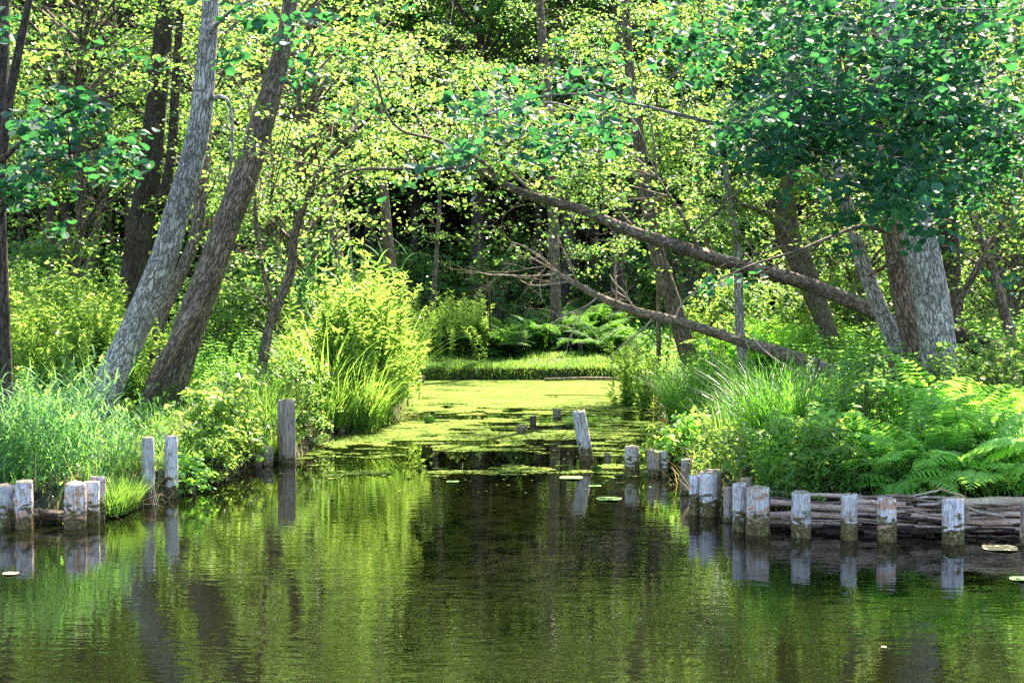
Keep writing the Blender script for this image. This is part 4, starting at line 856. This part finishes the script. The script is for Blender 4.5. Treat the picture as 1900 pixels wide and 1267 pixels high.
# ---------------------------------------------------------------- ground cover
def cover():
    n = 150000; X = RNG.uniform(-11, 11, n); Y = RNG.uniform(10.4, 36, n); d = edist(X, Y)
    ok = (d > .02) & (np.abs(X) < Y * .42) & (RNG.random(n) < np.interp(Y, [10, 20, 36], [1, .8, .6])); X, Y = X[ok], Y[ok]; Z = ground(X, Y)
    n = len(X); far = Y > 27.8; h = np.where(far, RNG.uniform(.08, .26, n), RNG.uniform(.12, .42, n)); mb = MB()
    blades(mb, np.stack([X, Y, Z - .02], -1), h, np.where(far, .012, .009) * RNG.uniform(.7, 1.4, n), RNG.uniform(0, 6.28, n), RNG.uniform(0, .5, n), RNG.uniform(.2, 1.5, n), 3)
    tag(mb.obj('bank_grass', M['grass']), 'grass covering the banks of the channel', 'grass', kind='stuff')
    n = 60000; X = RNG.uniform(-3.4, 3.6, n); Y = 28.4 + 4.5 * RNG.random(n) ** 1.4; d = edist(X, Y); ok = d > -.03; X, Y = X[ok], Y[ok]; n = len(X); mb = MB()
    blades(mb, np.stack([X, Y, ground(X, Y) - .02], -1), RNG.uniform(.06, .14, n) * (.5 + 1.5 * vnoise(X, Y, 2.2, 12)), RNG.uniform(.008, .014, n), RNG.uniform(0, 6.28, n), RNG.uniform(0, .4, n), RNG.uniform(.3, 1.5, n), 3)
    tag(mb.obj('meadow_grass', M['grass']), 'sunlit lawn of short grass on the far bank', 'grass', kind='stuff')
    n = 90000; X = RNG.uniform(-13, 13, n); Y = RNG.uniform(10.6, 45, n); d = edist(X, Y); ok = (d > .1) & (np.abs(X) < Y * .42) & ~((Y > 28) & (Y < 33.5) & (np.abs(X) < 2.8)); X, Y = X[ok], Y[ok]; n = len(X); Z = ground(X, Y) + np.abs(RNG.normal(0, .16, n)) + .02; mb = MB()
    rnd_leaves(mb, T_OVATE, np.stack([X, Y, Z], -1), np.interp(Y, [10, 45], [.06, .11])[:], tilt=.5)
    tag(mb.obj('leafy_ground_cover', M['herb']), 'low leafy herbs carpeting the woodland floor', 'ground cover', kind='stuff')
def straw():
    n = 26000; X = RNG.uniform(-7, 7, n); Y = RNG.uniform(10.4, 26, n); d = edist(X, Y)
    ok = (d > -.04) & (d < 1.4) & (RNG.random(n) < np.exp(-np.maximum(d, 0) * 2.2)); X, Y = X[ok], Y[ok]; n = len(X); mb = MB()
    blades(mb, np.stack([X, Y, np.maximum(ground(X, Y), -.02) - .01], -1), RNG.uniform(.15, .6, n), RNG.uniform(.004, .009, n), RNG.uniform(0, 6.28, n), RNG.uniform(.1, .9, n), RNG.uniform(.1, 1.6, n), 4)
    tag(mb.obj('dry_straw', M['straw']), 'dead straw and bent dry stems along the water edge', 'dry grass', kind='stuff')
M['straw'] = leaf_mat('dry_straw_blade', (.14, .10, .05), (.38, .29, .15), (1.3, 1.2, 1), .3, .7, .2)
straw()
_rl = rnd_leaves
def rnd_leaves(mb, tpl, pos, size, tilt=.6, droop=.25, rng=RNG, outward=None, sv=.3, mat=0):
    return _rl(mb, tpl, pos, np.asarray(size), tilt, droop, rng, outward, sv, mat)
cover()

# ---------------------------------------------------------------- floating and water plants
def pad(px, py, rx, label, mat='pad', tilt=0.0, z=.008, name='lily_pad', rot=None):
    c = G(px, py, z); r = rx / PXM(c[1]); n = 22; mb = MB(); a0 = U(0, 6) if rot is None else rot
    th = a0 + np.linspace(.12, 2 * np.pi - .12, n); rr = r * (1 + .04 * np.sin(th * 4))
    top = np.stack([np.cos(th) * rr, np.sin(th) * rr, np.sin(th * 3) * r * .03 + r * .03], -1); ctr = np.array([[0, 0, 0.]])
    V = np.vstack([top, ctr, top - [0, 0, .003], ctr - [0, 0, .003]]); i = np.arange(n - 1)
    F = np.vstack([np.stack([i, i + 1, np.full(n - 1, n)], -1), np.stack([i + 1 + n + 1, i + n + 1, np.full(n - 1, 2 * n + 1)], -1)])
    mb.add(V, F); mb.add(V, np.stack([i, i + n + 1, i + n + 2, i + 1], -1))
    o = mb.obj(name, M[mat]); o.location = tuple(c); o.rotation_euler = (tilt, 0, 0); tag(o, label, 'lily pad' if name == 'lily_pad' else 'leaf'); return o
pad(1855, 1016, 33, 'yellowing lily pad floating at the foot of the brushwood', 'pad_yellow')
pad(1893, 1073, 20, 'green lily pad cut by the right edge of the photo')
pad(20, 1063, 14, 'yellow floating leaf near the left edge of the photo', 'pad_yellow', name='floating_leaf')
pad(796, 779, 10, 'upright round water leaf in the duckweed', tilt=-1.1, z=.05)
pad(1107, 870, 12, 'upturned green lily leaf right of the leaning post', tilt=-.6, z=.05)
pad(1151, 884, 13, 'green lily leaf at the foot of the grey channel post', tilt=-.35, z=.03)
pad(1150, 895, 9, 'brown curled leaf beside the lily leaf', 'pad_yellow', tilt=-.3, z=.03, name='floating_leaf')
pad(1060, 886, 22, 'flat green lily pad before the leaning post')
pad(1130, 925, 24, 'flat lily pad in the dark water before the channel posts')
pad(840, 893, 12, 'lily pad at the edge of the duckweed')
pad(1104, 901, 12, 'small lily pad under the leaning post')
pad(1640, 1199, 5, 'tiny floating leaf low in the right foreground', 'pad_yellow', name='floating_leaf')
rt = MB(); c = G(275, 936)
for k in range(16):
    a = U(0, 6.28); tube(rt, [np.array([c[0] + math.cos(a) * .04, c[1] + math.sin(a) * .04, U(.15, .26)]), np.array([c[0] + math.cos(a) * .06, c[1] + math.sin(a) * .06 - .01, .1]), np.array([c[0] + math.cos(a) * U(.06, .13), c[1] + math.sin(a) * U(.05, .1), -.02])], [.004, .004, .003], 4, 3, 0, cap=False)
tag(rt.obj('root_tuft', M['twig'], smooth=True), 'bare pale roots clinging to the slim pale post', 'roots')

# ---------------------------------------------------------------- labels: say where each look-alike stands
LM = [(-400, 'outside the left corner'), (20, 'by the left edge trunk'), (140, 'left of the pale leaning trunk'), (230, 'at the pale leaning trunk'), (330, 'at the brown leaning trunk'), (430, 'above the yellow green bush'), (500, 'at the slender crooked tree'),
      (600, 'above the left pilings'), (690, 'at the glowing willowherb'), (780, 'at the left side of the channel'), (880, 'at the hanging vine'), (980, 'in line with the duckweed stubs'), (1080, 'in line with the leaning post'),
      (1170, 'in line with the grey channel post'), (1250, 'at the stout leaning trunk'), (1320, 'in line with the stout pale post'), (1400, 'in line with the widest post'), (1470, 'at the mossy elbow trunk'), (1560, 'in line with the lichened post'),
      (1640, 'at the bare leaning stem'), (1740, 'at the double trunk'), (1840, 'right of the double trunk'), (1930, 'by the right edge'), (2300, 'outside the right edge')]
def relabel():
    by = {}
    for o in scene.objects:
        if o.parent is None and o.get('label') and o.get('category') and o.get('group'): by.setdefault(o['label'], []).append(o)
    for lab, obs in by.items():
        if len(obs) < 2: continue
        sub = {}
        for o in obs:
            px = 950 + o.location.x / max(o.location.y, 1) * FPX; k = min(range(len(LM)), key=lambda i: abs(LM[i][0] - px)); sub.setdefault(k, []).append(o)
        words = lab.split()
        for k, os_ in sub.items():
            os_.sort(key=lambda o: o.location.y)
            for i, o in enumerate(os_):
                rank = '' if len(os_) == 1 else ', ' + (['nearest', 'second back', 'third back', 'fourth back', 'fifth back', 'sixth back', 'seventh back', 'eighth back', 'ninth back', 'tenth back', 'eleventh back', 'twelfth back', 'thirteenth back', 'fourteenth back', 'fifteenth back', 'sixteenth back', 'seventeenth back', 'eighteenth back'][i] if i < 18 else 'deepest behind')
                w_ = words[:]; tail = (LM[k][1] + rank).split()
                short = ' '.join(w_[:max(4, 16 - len(tail))])
                while short.split()[-1] in ('the', 'of', 'on', 'at', 'in', 'by', 'behind', 'over', 'under', 'before', 'a', 'beside', 'among', 'left', 'right', 'between', 'round', 'and', 'above', 'to'): short = ' '.join(short.split()[:-1])
                o['label'] = short + ' ' + LM[k][1] + rank
relabel()
